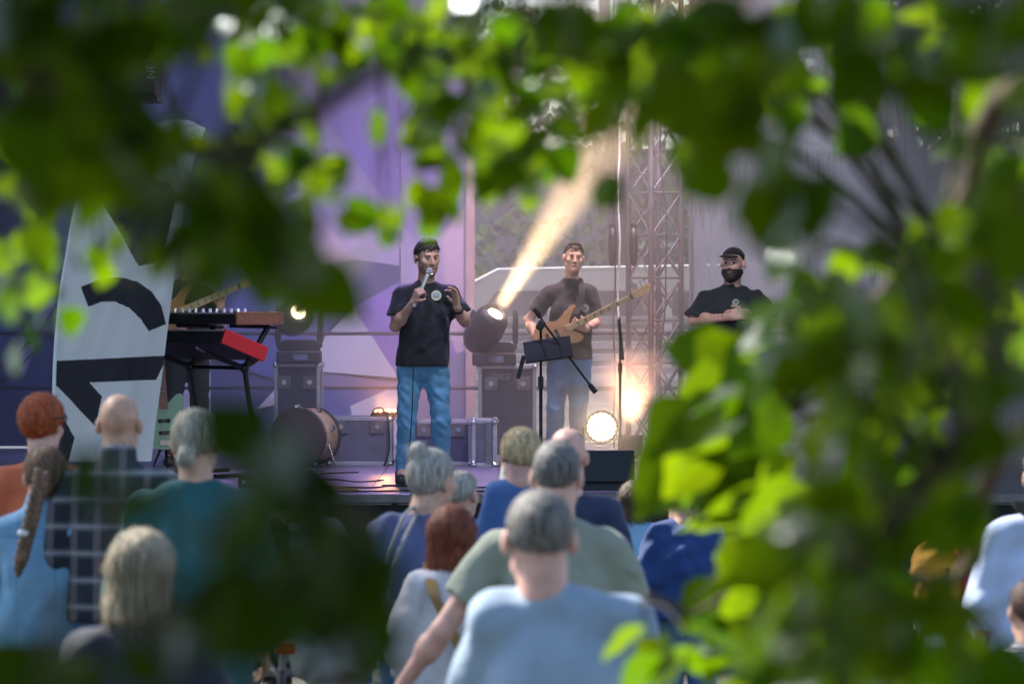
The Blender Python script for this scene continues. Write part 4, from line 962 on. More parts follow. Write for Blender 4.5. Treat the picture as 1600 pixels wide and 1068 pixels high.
# printed badge on the shirt, wrist bands, ear piece, sock accents
def badge(T, c, r, cols, ny=-1.):
    sh_ = [o for o in T.children if o.name.startswith('shirt')][0].data; k = len(sh_.vertices); co = np.empty(k * 3, f32); sh_.vertices.foreach_get('co', co); co = co.reshape(-1, 3)
    nr = co[(np.abs(co[:, 0] - c[0]) < r * .8) & (np.abs(co[:, 2] - c[2]) < r * .8)]; c = (c[0], float(nr[:, 1].min()) + .001, c[2])
    b = MB(); b.lathe([(r, 0), (r, .002), (r * .97, .0025), (.001, .003)], c, Matrix.Rotation(R(90), 3, 'X') , 24); o = b.build('printed_badge', cols[0], T)
    b = MB(); 
    for i, (dx, dz, w, h_) in enumerate(((-.35, .3, .3, .4), (.1, .42, .35, .3), (.45, .2, .25, .4), (0, -.05, 1.1, .12), (0, -.25, .9, .1))): b.box(Vector(c) + Vector((dx * r, -.0042, dz * r)), (w * r, .002, h_ * r))
    b.build('print', cols[1], o)
cb = q(682, 463, -.147); badge(singer, cb, .0375, (mat('badge_cream', (.62, .60, .42), .6, var=.2, vs=30), mat('badge_blue', (.25, .40, .55), .6)))
def ring(T, name, p, ax, r, m, w=.012):
    qx = Vector(ax).normalized().to_track_quat('Z', 'Y').to_matrix(); b = MB(); b.lathe([(r - .004, -w), (r, -w), (r + .002, 0), (r, w), (r - .004, w)], p, qx, 18); b.build(name, m, T, smooth=True)
ring(singer, 'wristband', J['wR'] + (J['eR'] - J['wR']) * .16, J['eR'] - J['wR'], .034, M_rubber)
for px, c_ in ((634, (.45, .05, .04)), (691, (.5, .36, .05))):
    ring(singer, 'sock', q(px, 739, .015 if px < 660 else .03), (0, 0, 1), .052, mat('sock_%d' % px, c_, .8), .012)
b = MB(); b.ball(W(.083, .012, -.008), .011, 8); b.build('earpiece', M_rubber, singer, smooth=True)

# ---- the bass player
d = 32.2; q = ploc(893, 720, d); pb = P(893, 720, d)
bassist, J, W, M = person('bass player with short hair, dark T-shirt and jeans standing in the haze', (pb.x, d, ZS), 1.84, -1, .93, .0068,
    joints=dict(hd=q(896, 404, -.04), nb=q(893, 437, .0), sL=q(859, 459, .0), sR=q(922, 459, .0), eL=q(826, 500, .03), eR=q(933, 503, -.02), wL=q(842, 541, -.17), wR=q(916, 514, -.20),
                chs=q(892, 484, .0), wst=q(890, 520, .0), pel=q(890, 556, .0), hL=q(873, 566), hR=q(908, 566), kL=q(868, 640, -.02), kR=q(903, 640, -.02), aL=q(866, 703, .02), aR=q(902, 703, .03), tL=q(858, 715, -.14), tR=q(905, 715, -.14)),
    head=(R(8), R(0), R(-5)), sk=S_fair, shirt=dict(m=cloth('grey_black_tee', (.022, .022, .028), var=.25), hem=(720 - 562) / 186.3, sleeve=.68, sl_w=.024, waist=1.12, fold=.005),
    legs=dict(m=denim2, o=.014, cuff=.05, top=.93), hair=dict(style='short', m=H_brown, t=.007, top=.014, rough=.003, vox=.006), face=dict(brow=H_brown), seed=5, hs=1.0,
    hands=dict(L=dict(fw=(.25, -.25, -.9), pn=(.6, .6, .3), th=(.3, -.5, .5), curl=.45), R=dict(fw=(-.85, -.15, .35), pn=(.1, .9, .25), th=(.1, .3, 1), curl=.5, spread=.2)))
bg_ = guitar('bass_guitar', 'natural wood bass guitar with pale neck held by the bass player', P(872, 520, d) + Vector((0, -.235, 0)), R(26.5), mat('natural_wood', (.52, .27, .12), .35, var=.18, vs=9, stretch=(1, 5, 5)), mat('maple_neck', (.58, .40, .22), .35, var=.1), .92)
b = MB(); Lp = lambda px, py, dy: P(px, py, d) + Vector((0, dy, 0))
sp = bez([Lp(898, 490, -.2), Lp(906, 478, -.165), Lp(909, 460, -.14), Lp(908, 446, -.10), Lp(905, 436, -.03), Lp(897, 438, .08), Lp(880, 470, .17), Lp(858, 510, .15), Lp(842, 530, -.02), Lp(836, 540, -.18)], 6)
vs = []
for p in sp: vs += [p + Vector((-.025, 0, 0)), p + Vector((.025, 0, 0)), p + Vector((.025, .006, .004)), p + Vector((-.025, .006, .004))]
n = len(sp); inv = bg_.rotation_euler.to_matrix().inverted(); vs = [inv @ (v - Vector(bg_.location)) for v in vs]
b.raw(vs, [(4 * i + a, 4 * i + (a + 1) % 4, 4 * i + 4 + (a + 1) % 4, 4 * i + 4 + a) for i in range(n - 1) for a in range(4)]); b.build('strap', M_rubber, bg_, smooth=False)
ring(bassist, 'wristwatch', J['wR'] + (J['eR'] - J['wR']) * .12, J['eR'] - J['wR'], .033, mat('watch_blue', (.05, .08, .15), .4))
badge(bassist, q(914, 482, -.145), .03, (mat('badge_grey', (.45, .45, .48), .6), M_rubber))

# ---- the bearded man
d = 30.2; q = ploc(1140, 737, d); pb = P(1140, 737, d)
bearded, J, W, M = person('bearded man in a black cap and dark T-shirt holding his forearms across his front', (pb.x, d, ZS), 1.86, -1, 1.16, .008,
    joints=dict(hd=q(1145, 414, -.03), nb=q(1144, 446, .0), sL=q(1103, 470, .0), sR=q(1184, 470, .0), eL=q(1084, 502, -.05), eR=q(1204, 505, -.05), wL=q(1140, 496, -.26), wR=q(1160, 490, -.24),
                chs=q(1143, 496, .0), wst=q(1141, 540, .0), pel=q(1140, 580, .0), hL=q(1120, 590), hR=q(1160, 590), kL=q(1112, 662, -.02), kR=q(1168, 662, -.02), aL=q(1110, 722, .02), aR=q(1172, 722, .03), tL=q(1104, 732, -.14), tR=q(1178, 732, -.14)),
    head=(R(-20), R(2), R(0)), headg=1.06, sk=S_pink, shirt=dict(m=cloth('slate_tee', (.018, .022, .030), var=.25), hem=(737 - 590) / 198.7, sleeve=.92, sl_w=.03, waist=1.15, fold=.006),
    legs=dict(m=cloth('dark_trousers', (.015, .03, .032)), top=.9), hair=dict(style='crop', m=H_dark, t=.004, vox=.007, beard=.012, bline=-.042), face=dict(brow=H_dark, look=-.003), seed=8, hs=1.02,
    hands=dict(L=dict(fw=(.95, -.1, .2), pn=(0, .9, -.2), th=(0, 0, 1), curl=.4), R=dict(fw=(-.9, -.2, -.1), pn=(0, .9, -.2), th=(0, 0, 1), curl=.4)))
F = Field(W(0, 0, .06) - .2, W(0, 0, .06) + .22, .006); F.ell(W(0, -.012, .045), np.array((.090, .108, .088)), .01, M); F.plane(W(0, 0, .062), M @ np.array((0, .12, -1)))
cap = link('cap', F.mesh('cap'), bearded, cloth('cap_cloth', (.012, .014, .018)))
F = Field(W(0, .1, .06) - .16, W(0, .1, .06) + .16, .005); F.ell(W(0, .115, .052), np.array((.075, .085, .012)), .004, M); F.plane(W(0, .06, 0), M @ np.array((0, -1, 0))); link('brim', F.mesh('brim'), cap, MATS['cloth_cap_cloth'])
b = MB(); b.ball(W(.088, .004, -.012), .010, 8); b.build('earpiece', M_rubber, bearded, smooth=True)
badge(bearded, q(1148, 474, -.185), .026, (MATS['badge_grey'], M_rubber))
for i in range(6):
    t_ = .25 + .1 * i; p = J['eL'] * (1 - t_) + J['wL'] * t_ + np.array((0, -.041 + .008 * t_, .012)); b = MB(); b.ball(p, (.008 + .004 * (i % 2), .004, .006), 8); b.build('tattoo', mat('ink', (.06, .06, .07), .6), bearded)

# ---- the guitarist behind the keyboards, mostly hidden by leaves
d = 31.2; q = ploc(292, 727, d); pb = P(292, 727, d)
guitarist, J, W, M = person('guitarist in dark clothes behind the keyboards, only his hand clear of the leaves', (pb.x, d, ZS), 1.8, -1, 1., .009,
    joints=dict(hd=q(292, 405, -.03), nb=q(292, 437, 0), sL=q(259, 461, 0), sR=q(324, 461, 0), eL=q(238, 505, 0), eR=q(345, 508, -.02), wL=q(270, 510, -.2), wR=q(347, 480, -.18)), sk=S_tan,
    shirt=dict(m=cloth('olive_shirt', (.03, .035, .015)), sleeve=.7), legs=dict(m=cloth('dark_jeans', (.02, .025, .04))), hair=dict(style='short', m=H_brown), face=dict(brow=H_brown), seed=11,
    hands=dict(R=dict(fw=(.05, -.1, 1), pn=(-.3, .9, .1), th=(-1, 0, .2), curl=.45, spread=.2)))
guitar('electric_guitar', 'electric guitar with a pale maple neck held above the keyboards', P(272, 492, d) + Vector((0, -.24, 0)), R(23), mat('amber_guitar', (.4, .18, .05), .3), mat('pale_maple', (.62, .42, .17), .35), 1.0, False)

# ------------------------------------------------------------------ audience
def at(px, d): return (P(px, 0, d).x, d, 0)
def Hh(py, d): return P(0, py, d).z          # height of the point seen in row py
jeans = cloth('blue_jeans', lin((70, 105, 150)), var=.25); drk = cloth('dark_pants', (.03, .032, .036)); khk = cloth('grey_pants', (.16, .15, .13))
def crowd(label, px, d, top, **k):
    hair = k.get('hair'); H = Hh(top, d) + (-.015 if hair and hair['style'] not in ('crop',) else .0)
    k.setdefault('legs', dict(m=jeans)); return person(label, at(px, d), H, k.pop('f', 1), k.pop('g', 1.), k.pop('vox', .013), **k)
H_salt = hairm('salt', (.05, .046, .044), (.26, .25, .24)); H_grey = hairm('grey', (.36, .34, .30), (.70, .67, .61)); H_red = hairm('red', (.36, .05, .012), (.62, .13, .03)); H_aub = hairm('auburn', (.10, .022, .01), (.30, .07, .03))
H_blond = hairm('blond', (.55, .38, .17), (.88, .70, .42)); H_brun = hairm('brunette', (.03, .014, .01), (.12, .06, .045)); H_ash = hairm('ash', (.25, .2, .13), (.5, .42, .3))
# nearest: man in the light blue T-shirt
crowd('man with cropped grey hair in a light blue T-shirt, nearest of the crowd', 868, 10.3, 772, g=1.14, vox=.010, head=(R(4), R(-4), 0), headoff=(-.043, 0, 0), hs=1.06, headg=1.04, sk=S_pink, shirt=dict(m=cloth('light_blue_tee', lin((146, 168, 192)), var=.12), o=.02, fold=.006, wave=.15, stretch=(1, 1, .5), sleeve=.75), hair=dict(style='crop', m=H_salt, t=.007, vox=.008, line=(-.035, .75), fade=.05), seed=21,
      joints=dict(nb=(-.03, -.02, 1.375), sL=(-.17, -.015, 1.31), sR=(.19, -.015, 1.31), eR=(.27, .10, .98), eL=(-.24, .10, .98), wR=(.2, .3, .95), wL=(-.2, .3, .95)))
# man in the green T-shirt
d = 13.3; q = lambda px, py, dy=0.: (((px - 872) / FPX * d), dy, Hh(py, d))
crowd('man with grey hair in a sage green T-shirt, one bare arm stuck out', 870, d, 689, g=1.12, vox=.011, head=(R(-6), R(-2), 0), sk=S_pink, shirt=dict(m=cloth('sage_tee', lin((140, 148, 134)), var=.1), o=.02, fold=.006, wave=.15, stretch=(1, 1, .5), sleeve=.62), hs=1.0, hair=dict(style='crop', m=hairm('pepper', (.05, .048, .05), (.24, .235, .24)), t=.008, vox=.008, line=(-.035, .75), fade=.05), seed=22,
      joints=dict(sL=q(778, 862), sR=q(958, 862), eL=q(692, 985, -.02), wL=q(628, 1075, .10), eR=q(1000, 985, .05), wR=q(915, 905, .25)), hands=dict(R=dict(fw=(-.5, .1, .8), pn=(-.5, .8, 0), th=(-.5, 0, .5), curl=.5)))
crowd('woman with an auburn bob in a white top with a tan shoulder strap', 706, 14.3, 786, g=.9, head=(R(-8), R(3), 0), shirt=dict(m=cloth('white_blouse', lin((205, 205, 212))), o=.02, fold=.008, sleeve=1.6), hair=dict(style='bob', m=H_aub, len=.155), seed=23)
bg2 = thing('shoulder_bag', 'tan leather bag strap slung over the back of the auburn-haired woman', 'bag', (P(700, 0, 14.3).x, 14.15, .8))
hz0 = Hh(915, 14.3)
b = MB(); o_ = Vector(bg2.location)
sp = bez([Vector((P(668, 0, 14.3).x, 14.32, Hh(895, 14.3) + .04)), Vector((P(680, 0, 14.3).x, 14.165, Hh(925, 14.3))), Vector((P(705, 0, 14.3).x, 14.15, Hh(975, 14.3))), Vector((P(738, 0, 14.3).x, 14.155, Hh(1050, 14.3))), Vector((P(765, 0, 14.3).x, 14.2, Hh(1110, 14.3)))], 8)
vs = []
for p in sp: vs += [p - o_ + Vector((-.02, 0, 0)), p - o_ + Vector((.02, 0, 0)), p - o_ + Vector((.02, .006, 0)), p - o_ + Vector((-.02, .006, 0))]
n = len(sp); b.raw(vs, [(4 * i + a, 4 * i + (a + 1) % 4, 4 * i + 4 + (a + 1) % 4, 4 * i + 4 + a) for i in range(n - 1) for a in range(4)]); b.build('strap', mat('tan_leather', (.27, .16, .05), .5), bg2)
b = MB(); b.box(sp[-1] - o_ + Vector((.08, 0, -.1)), (.28, .09, .2), ch=.03); b.build('pouch', MATS['tan_leather'], bg2)
crowd('woman with a grey topknot in a navy fleece, turned half to the right', 662, 15.6, 702, g=1.14, vox=.011, head=(R(-38), R(0), 0), headoff=(.035, .0, 0), hs=1.04, sk=S_fair, face=dict(brow=H_grey), shirt=dict(m=cloth('navy_fleece', lin((92, 100, 142))), o=.026, fold=.009, sleeve=1.9, collar=True), hair=dict(style='bun', m=H_grey, bun=(-.01, -.075, .125), bs=.95), seed=24)
sb = thing('shoulder_bag', 'thin grey bag strap over the navy fleece, pale cap hooked on it', 'bag', (P(612, 0, 15.35).x, 15.35, .9))
b = MB(); b.tube(bez([P(650, 790, 15.6), P(632, 805, 15.38), P(610, 860, 15.36), P(598, 905, 15.36), P(592, 950, 15.38)], 6), .008, 6); b.tube(bez([P(655, 795, 15.55), P(628, 850, 15.34), P(612, 905, 15.34), P(605, 950, 15.36)], 6), .008, 6); b.build('strap', mat('grey_strap', (.3, .3, .32), .6), sb, True)
b = MB(); b.box(P(606, 985, 15.36), (.26, .1, .24), ch=.03); b.build('pouch', mat('olive_bag', (.12, .13, .1), .7), sb, True)
cpn = thing('baseball_cap', 'pale blue cap hanging on the bag strap of the woman in navy fleece', 'cap', P(565, 890, 15.3))
F = Field((-.16, -.14, -.12), (.16, .14, .12), .008); F.ell((0.03, 0, 0), (.085, .10, .085), .01); F.plane((.02, 0, .03), (.3, 0, 1)); link('crown', F.mesh('crown'), cpn, cloth('cap_blue', lin((160, 170, 195))))
F = Field((-.2, -.14, -.12), (.1, .14, .12), .007); F.ell((-.04, 0, -.02), (.09, .08, .012), .01); link('brim', F.mesh('brim'), cpn, MATS['cloth_cap_blue'])
crowd('grey-haired person in a bright blue top, mostly hidden behind the topknot woman', 722, 18.0, 734, g=.95, head=(R(-30), 0, 0), face=dict(brow=H_grey), shirt=dict(m=cloth('bright_blue', lin((40, 95, 170)))), hair=dict(style='short', m=H_grey), seed=25)
# bald man carrying the blond child
d = 15.6; q = lambda px, py, dy=0.: (((px - 880) / FPX * d), dy, Hh(py, d))
crowd('bald pink-headed man in a navy shirt behind the man in green', 886, d, 666, g=1.05, head=(R(0), R(-2), 0), sk=S_pink, shirt=dict(m=cloth('navy_shirt', lin((40, 52, 84))), sleeve=.8), seed=26)
d = 16.6; ch = person('blond small child in a blue top held up in front of the bald man', (P(812, 0, d).x, d, Hh(684, d) - 1.10), 1.10, 1, .95, .010, head=(R(18), R(-8), R(6)), sk=S_pink, face=dict(brow=H_blond), shirt=dict(m=cloth('child_blue', lin((70, 105, 160))), sleeve=1.7), legs=dict(m=jeans), hair=dict(style='short', m=H_blond, t=.02, line=(-.05, .45), fade=.05), seed=27, hs=.92)
ph = thing('smartphone', 'held up phone with a bright coloured screen beside the blond child', 'phone', P(793, 742, 17.2))
b = MB(); b.box((0, 0, 0), (.078, .009, .155), Matrix.Rotation(R(8), 3, 'Y'), ch=.004); b.build('case', M_rubber, ph)
m = bpy.data.materials.new('phone_screen'); m.use_nodes = True; t = m.node_tree; vz_ = t.nodes.new('ShaderNodeTexVoronoi'); vz_.inputs['Scale'].default_value = 60; pb_ = t.nodes['Principled BSDF']
t.links.new(vz_.outputs['Color'], pb_.inputs['Emission Color']); pb_.inputs['Emission Strength'].default_value = .5; pb_.inputs['Base Color'].default_value = (.02, .02, .02, 1)
b = MB(); b.box((0, -.006, 0), (.070, .004, .145), Matrix.Rotation(R(8), 3, 'Y')); b.build('screen', m, ph)
crowd('woman with a dark brown bob and pale denim collar near the stage', 990, 20.0, 752, g=.92, head=(R(6), 0, 0), shirt=dict(m=cloth('pale_denim', lin((130, 175, 210))), collar=True, sleeve=1.8), hair=dict(style='bob', m=H_brun, len=.12), seed=28)
crowd('person with wavy ash-blond hair just left of the dark bob', 955, 20.8, 795, g=.85, head=(R(0), 0, 0), shirt=dict(m=cloth('pink_top', lin((190, 150, 150)))), hair=dict(style='long', m=H_ash), seed=29)
crowd('curly blond woman in a navy blouse looking to the left', 1072, 18.2, 742, g=1.2, head=(R(62), R(0), 0), sk=S_fair, face=dict(brow=H_blond), shirt=dict(m=cloth('navy_blouse', lin((30, 62, 118))), o=.022, fold=.01, sleeve=1.8), hair=dict(style='curly', m=H_blond), seed=30)
# left group
crowd('woman with short bright orange-red hair, glasses and orange top', 66, 16.7, 612, g=.95, vox=.011, head=(R(-25), R(-3), 0), sk=S_pink, face=dict(brow=H_red), shirt=dict(m=cloth('orange_top', lin((205, 105, 70))), sleeve=1.5), hair=dict(style='short', m=H_red, t=.024, line=(-.055, .55), fade=.045, rough=.002), seed=31)
gl = thing('eyeglasses', 'dark glasses worn by the orange-haired woman', 'glasses', P(97, 655, 16.6))
b = MB(); b.tube([P(86, 654, 16.58), P(102, 652, 16.68)], .004, 6); b.build('temple', M_rubber, gl, True)
b = MB(); b.tube([P(102, 647, 16.68), P(104, 652, 16.70), P(103, 658, 16.70), P(101, 660, 16.68)], .004, 6); b.build('rim', M_rubber, gl, True)
brT, J, W, M = crowd('woman with a long brown braid and a sleeveless denim vest', 62, 15.2, 692, g=.92, vox=.011, head=(R(8), R(4), 0), headoff=(.02, 0, 0), sk=S_fair, shirt=dict(m=mat('denim_vest', lin((122, 168, 200)), .85, var=.2, vs=8, bump=.3, bs=30), o=.022, fold=.008, sleeve=.18, collar=True), hair=dict(style='bun', m=hairm('braid_brown', (.10, .055, .03), (.26, .15, .09)), bun=(-.0, -.085, -.03), bs=.8), seed=32)
b = MB(); n = 26; o_ = Vector(brT.location)
for i in range(n):
    u = i / (n - 1); px = 66 - 38 * u ** 1.1; py = 742 + 152 * u; p = P(px, py, 15.2 - .20 - .02 * math.sin(u * 3)) - o_; sgn = 1 if i % 2 else -1
    r = .026 * (1 - .25 * u) if u < .82 else .03 * (1.1 - (u - .82) * 3.2)
    b.ball(p + Vector((sgn * .011 * (1 if u < .82 else .3), 0, 0)), (r * .85, r * .8, r * 1.35), 8, Matrix.Rotation(R(25 * sgn), 3, 'Y'))
b.build('braid', MATS['hair_braid_brown'], brT, smooth=True)
b = MB(); b.lathe([(.02, -.012), (.026, 0), (.02, .012)], P(37, 832, 14.98) - o_, n=12); b.build('hair_tie', M_white, brT)
def seams(m, lines):
    """Stitched seams of a garment: thin darker lines at given object coordinates."""
    t = m.node_tree; pb_ = t.nodes['Principled BSDF']; src = pb_.inputs['Base Color'].links[0].from_socket; tc = t.nodes.new('ShaderNodeTexCoord'); sp_ = t.nodes.new('ShaderNodeSeparateXYZ'); t.links.new(tc.outputs['Object'], sp_.inputs[0])
    for ax_, pos, w in lines:
        c_ = t.nodes.new('ShaderNodeMath'); c_.operation = 'COMPARE'; c_.inputs[1].default_value = pos; c_.inputs[2].default_value = w; t.links.new(sp_.outputs[ax_], c_.inputs[0])
        mx = t.nodes.new('ShaderNodeMix'); mx.data_type = 'RGBA'; mx.blend_type = 'MULTIPLY'; mx.inputs[7].default_value = (.6, .66, .75, 1); t.links.new(c_.outputs[0], mx.inputs[0]); t.links.new(src, mx.inputs[6]); src = mx.outputs[2]
    t.links.new(src, pb_.inputs['Base Color'])
seams(MATS['denim_vest'], ((2, 1.24, .0025), (0, -.075, .002), (0, .075, .002)))
crowd('bald man in a dark plaid shirt standing in front of the flag', 186, 15.2, 610, g=1.1, vox=.011, head=(R(-4), R(2), 0), sk=S_tan, shirt=dict(m=cloth('dark_plaid_base', (.03, .035, .05)), o=.022, sleeve=1.9, collar=True), seed=33)
# plaid check: woven pattern as a print on the shirt
def plaid(name):
    m = bpy.data.materials.new(name); m.use_nodes = True; t = m.node_tree; pb_ = t.nodes['Principled BSDF']; tc = t.nodes.new('ShaderNodeTexCoord'); sp_ = t.nodes.new('ShaderNodeSeparateXYZ'); t.links.new(tc.outputs['Object'], sp_.inputs[0]); last = None
    cols = ((0, 66, .55, (.35, .38, .42, 1)), (2, 60, .55, (.30, .33, .38, 1)), (0, 66, .94, (.35, .08, .06, 1)), (2, 60, .94, (.7, .7, .72, 1)))
    for ax_, fr, th, c_ in cols:
        mu = t.nodes.new('ShaderNodeMath'); mu.operation = 'MULTIPLY'; mu.inputs[1].default_value = fr; t.links.new(sp_.outputs[ax_], mu.inputs[0]); si = t.nodes.new('ShaderNodeMath'); si.operation = 'SINE'; t.links.new(mu.outputs[0], si.inputs[0]); gt = t.nodes.new('ShaderNodeMath'); gt.operation = 'GREATER_THAN'; gt.inputs[1].default_value = th; t.links.new(si.outputs[0], gt.inputs[0])
        hf = t.nodes.new('ShaderNodeMath'); hf.operation = 'MULTIPLY'; hf.inputs[1].default_value = .26; t.links.new(gt.outputs[0], hf.inputs[0])
        mx = t.nodes.new('ShaderNodeMix'); mx.data_type = 'RGBA'; mx.inputs[6].default_value = (.02, .025, .04, 1); mx.inputs[7].default_value = c_; t.links.new(hf.outputs[0], mx.inputs[0])
        if last: t.links.new(last, mx.inputs[6])
        last = mx.outputs[2]
    t.links.new(last, pb_.inputs['Base Color']); pb_.inputs['Roughness'].default_value = .9; return m
for o in COL.objects:
    if o.type == 'MESH' and o.data.materials and o.data.materials[0].name == 'cloth_dark_plaid_base': o.data.materials[0] = plaid('plaid_weave')
crowd('woman with grey hair in a low bun and a teal jacket', 306, 14.1, 630, g=1.02, vox=.011, head=(R(-14), R(-4), 0), sk=S_fair, shirt=dict(m=cloth('teal_jacket', lin((24, 92, 98)), var=.25), o=.03, fold=.011, sleeve=1.9, hem=.62), legs=dict(m=khk), hair=dict(style='bun', m=hairm('silver', (.30, .28, .22), (.62, .59, .48)), bun=(-.0, -.115, -.055), bs=.9), seed=34)
crowd('woman with blond-grey hair and dark navy top low at the left', 222, 10.4, 824, g=1.0, vox=.012, head=(R(-18), R(-6), 0), shirt=dict(m=cloth('midnight_top', (.012, .016, .035)), sleeve=1.9, o=.022), hair=dict(style='bob', m=hairm('dishwater', (.22, .18, .11), (.6, .52, .38)), len=.15), seed=35)
# right edge
crowd('grey-haired man in a pale blue shirt with a black strap at the right edge', 1632, 14.8, 692, g=1.1, head=(R(15), 0, 0), sk=S_tan, shirt=dict(m=cloth('pale_blue_shirt', lin((178, 195, 225))), collar=True, sleeve=1.4, o=.024, fold=.009), hair=dict(style='short', m=H_salt), seed=36)
st_ = thing('shoulder_strap', 'black strap across the back of the man at the right edge', 'strap', (P(1590, 0, 14.6).x, 14.6, 1.2))
b = MB(); sp = bez([P(1590, 785, 14.75), P(1600, 797, 14.63), P(1625, 815, 14.6), P(1660, 860, 14.6), P(1690, 930, 14.62)], 5)
for i in range(len(sp) - 1): b.box((sp[i] + sp[i + 1]) / 2, ((sp[i + 1] - sp[i]).length * 1.05, .006, .04), Matrix.Rotation(-math.atan2(sp[i + 1].z - sp[i].z, sp[i + 1].x - sp[i].x), 3, 'Y'))
b.build('webbing', M_rubber, st_, True)
crowd('person in a striped shirt in the bottom right corner', 1612, 12.6, 905, g=1.0, shirt=dict(m=cloth('striped_shirt', lin((190, 190, 195))), sleeve=.8), hair=dict(style='short', m=H_brun), seed=37)
def stripes(m):
    t = m.node_tree; pb_ = t.nodes['Principled BSDF']; tc = t.nodes.new('ShaderNodeTexCoord'); w = t.nodes.new('ShaderNodeTexWave'); w.bands_direction = 'Z'; w.inputs['Scale'].default_value = 22; t.links.new(tc.outputs['Object'], w.inputs[0])
    mx = t.nodes.new('ShaderNodeMix'); mx.data_type = 'RGBA'; mx.inputs[6].default_value = (.6, .6, .62, 1); mx.inputs[7].default_value = (.12, .14, .2, 1); t.links.new(w.outputs['Fac'], mx.inputs[0]); t.links.new(mx.outputs[2], pb_.inputs['Base Color'])
stripes(MATS['cloth_striped_shirt'])
crowd('person in a white top wearing a yellow rucksack', 1500, 17.4, 795, g=1.0, shirt=dict(m=cloth('white_top', lin((200, 208, 228))), sleeve=1.5), hair=dict(style='short', m=H_brun), seed=38)
rk = thing('rucksack', 'mustard yellow rucksack with a red side panel worn by the person in white', 'rucksack', P(1466, 905, 17.1))
F = Field((-.2, -.16, -.26), (.2, .16, .26), .008); F.ell((0, 0, 0), (.13, .09, .19), .02); F.ell((-.01, -.07, -.06), (.10, .06, .09), .02); F.ripple(.006, .09, 4); link('main_bag', F.mesh('main_bag'), rk, cloth('mustard', lin((196, 142, 36)), var=.2))
b = MB(); b.tube([(.075, -.07, .20), (.11, -.06, .08), (.145, -.05, -.18)], [.022, .03, .03], 8); b.build('side_panel', mat('crimson', (.45, .015, .05), .6), rk, smooth=True)
b = MB(); b.tube([(.03, -.11, .06), (.035, -.125, -.1)], .007, 6); b.build('zip_pull', M_rubber, rk)
# ------------------------------------------------------------------ seated people, bench, bicycle, bottle
def bench(label, px0, px1, d, z, rows, m):
    a, c = P(px0, 0, d).x, P(px1, 0, d).x; t = thing('park_bench', label, 'bench', ((a + c) / 2, d, 0)); w = c - a
    for i in range(rows): b = MB(); b.box((0, -.16 + i * .15, z - .02), (w, .135, .04), ch=.006); b.build('plank', m, t)
    for sx in (-.4, .4):
        for y in (-.14, .14): b = MB(); b.box((sx * w, y, (z - .04) / 2), (.05, .05, z - .04)); b.build('leg', M_blackm, t, bevel=.004)
    return t
bench('lilac-grey plank bench under the people sitting at the lower left', 376, 578, 17.7, .50, 3, mat('lilac_wood', (.26, .20, .27), .6, var=.25, vs=6, stretch=(1, 8, 8)))
bench('low pinkish plank bench at the bottom of the picture', 462, 600, 16.7, .50, 2, mat('pink_wood', (.36, .20, .20), .6, var=.25, vs=6, stretch=(1, 8, 8)))
def sit(label, px, d, z, rz, shirt, legs, hair, seed, g=1., lean=.1, head=(0, 0, 0)):
    """z: seat height. Faces +y before rz."""
    s = 1.0; j = dict(pel=(0, 0, .08), wst=(0, lean * .4, .25), chs=(0, lean, .43), nb=(0, lean * 1.4, .62), hd=(0, lean * 1.8 + .06, .745), sL=(-.17, lean * 1.3, .55), sR=(.17, lean * 1.3, .55), eL=(-.24, lean + .1, .28), eR=(.24, lean + .1, .28), wL=(-.14, lean + .33, .17), wR=(.14, lean + .33, .17),
                      hL=(-.09, .02, .06), hR=(.09, .02, .06), kL=(-.13, .46, .07), kR=(.13, .46, .07), aL=(-.13, .44, -z + .085), aR=(.13, .44, -z + .085), tL=(-.14, .6, -z + .04), tR=(.14, .6, -z + .04))
    b_ = P(px, 0, d); return person(label, (b_.x, d, z), 1.7, 1, g, .013, joints=j, head=head, shirt=dict(sleeve=1.7, o=.02, fold=.009, **shirt), legs=legs, hair=hair, rz=rz, seed=seed, seated=True)
sit('person in blue jeans sitting side-on on the bench, head behind leaves', 405, 17.7, .53, R(-88), dict(m=cloth('dark_shirt', (.03, .04, .03))), dict(m=jeans), dict(style='short', m=H_brun), 41, lean=.04)  # plain dark green-grey cloth for the shirt
sit('person in a pale khaki shirt hunched forward on the bench', 520, 17.4, .53, R(20), dict(m=cloth('pale_khaki', lin((165, 168, 158)))), dict(m=khk), dict(style='short', m=H_salt), 42, g=1.05, lean=.42)

# bicycle, seen from behind between the crowd
bc = thing('bicycle', 'bicycle with a red rear reflector leaning at the bottom left', 'bicycle', (P(462, 0, 14.2).x, 14.2, 0), R(14))
Mx = Matrix.Rotation(R(90), 3, 'Y')
for nm, y in (('rear', 0), ('front', 1.03)):
    w = bpy.data.objects.new('wheel', None); COL.objects.link(w); w.parent = bc; w.location = (0, y, .345)
    tor = [(.325 + .02 * math.cos(a), .02 * math.sin(a)) for a in np.linspace(0, 2 * math.pi, 9)]
    b = MB(); b.lathe(tor, M=Mx, n=36); b.build('tyre', M_rubber, w, smooth=True)
    b = MB(); b.lathe([(.295, -.012), (.308, -.014), (.308, .014), (.295, .012)], M=Mx, n=36); b.build('rim', M_alu, w)
    b = MB(); b.tube([(-.05, 0, 0), (.05, 0, 0)], .015)
    for i in range(18): a = 2 * math.pi * i / 18; b.tube([(.02 * (-1) ** i, 0, 0), (0, .3 * math.cos(a), .3 * math.sin(a))], .0012, 4)
    b.build('spokes', M_alu, w)
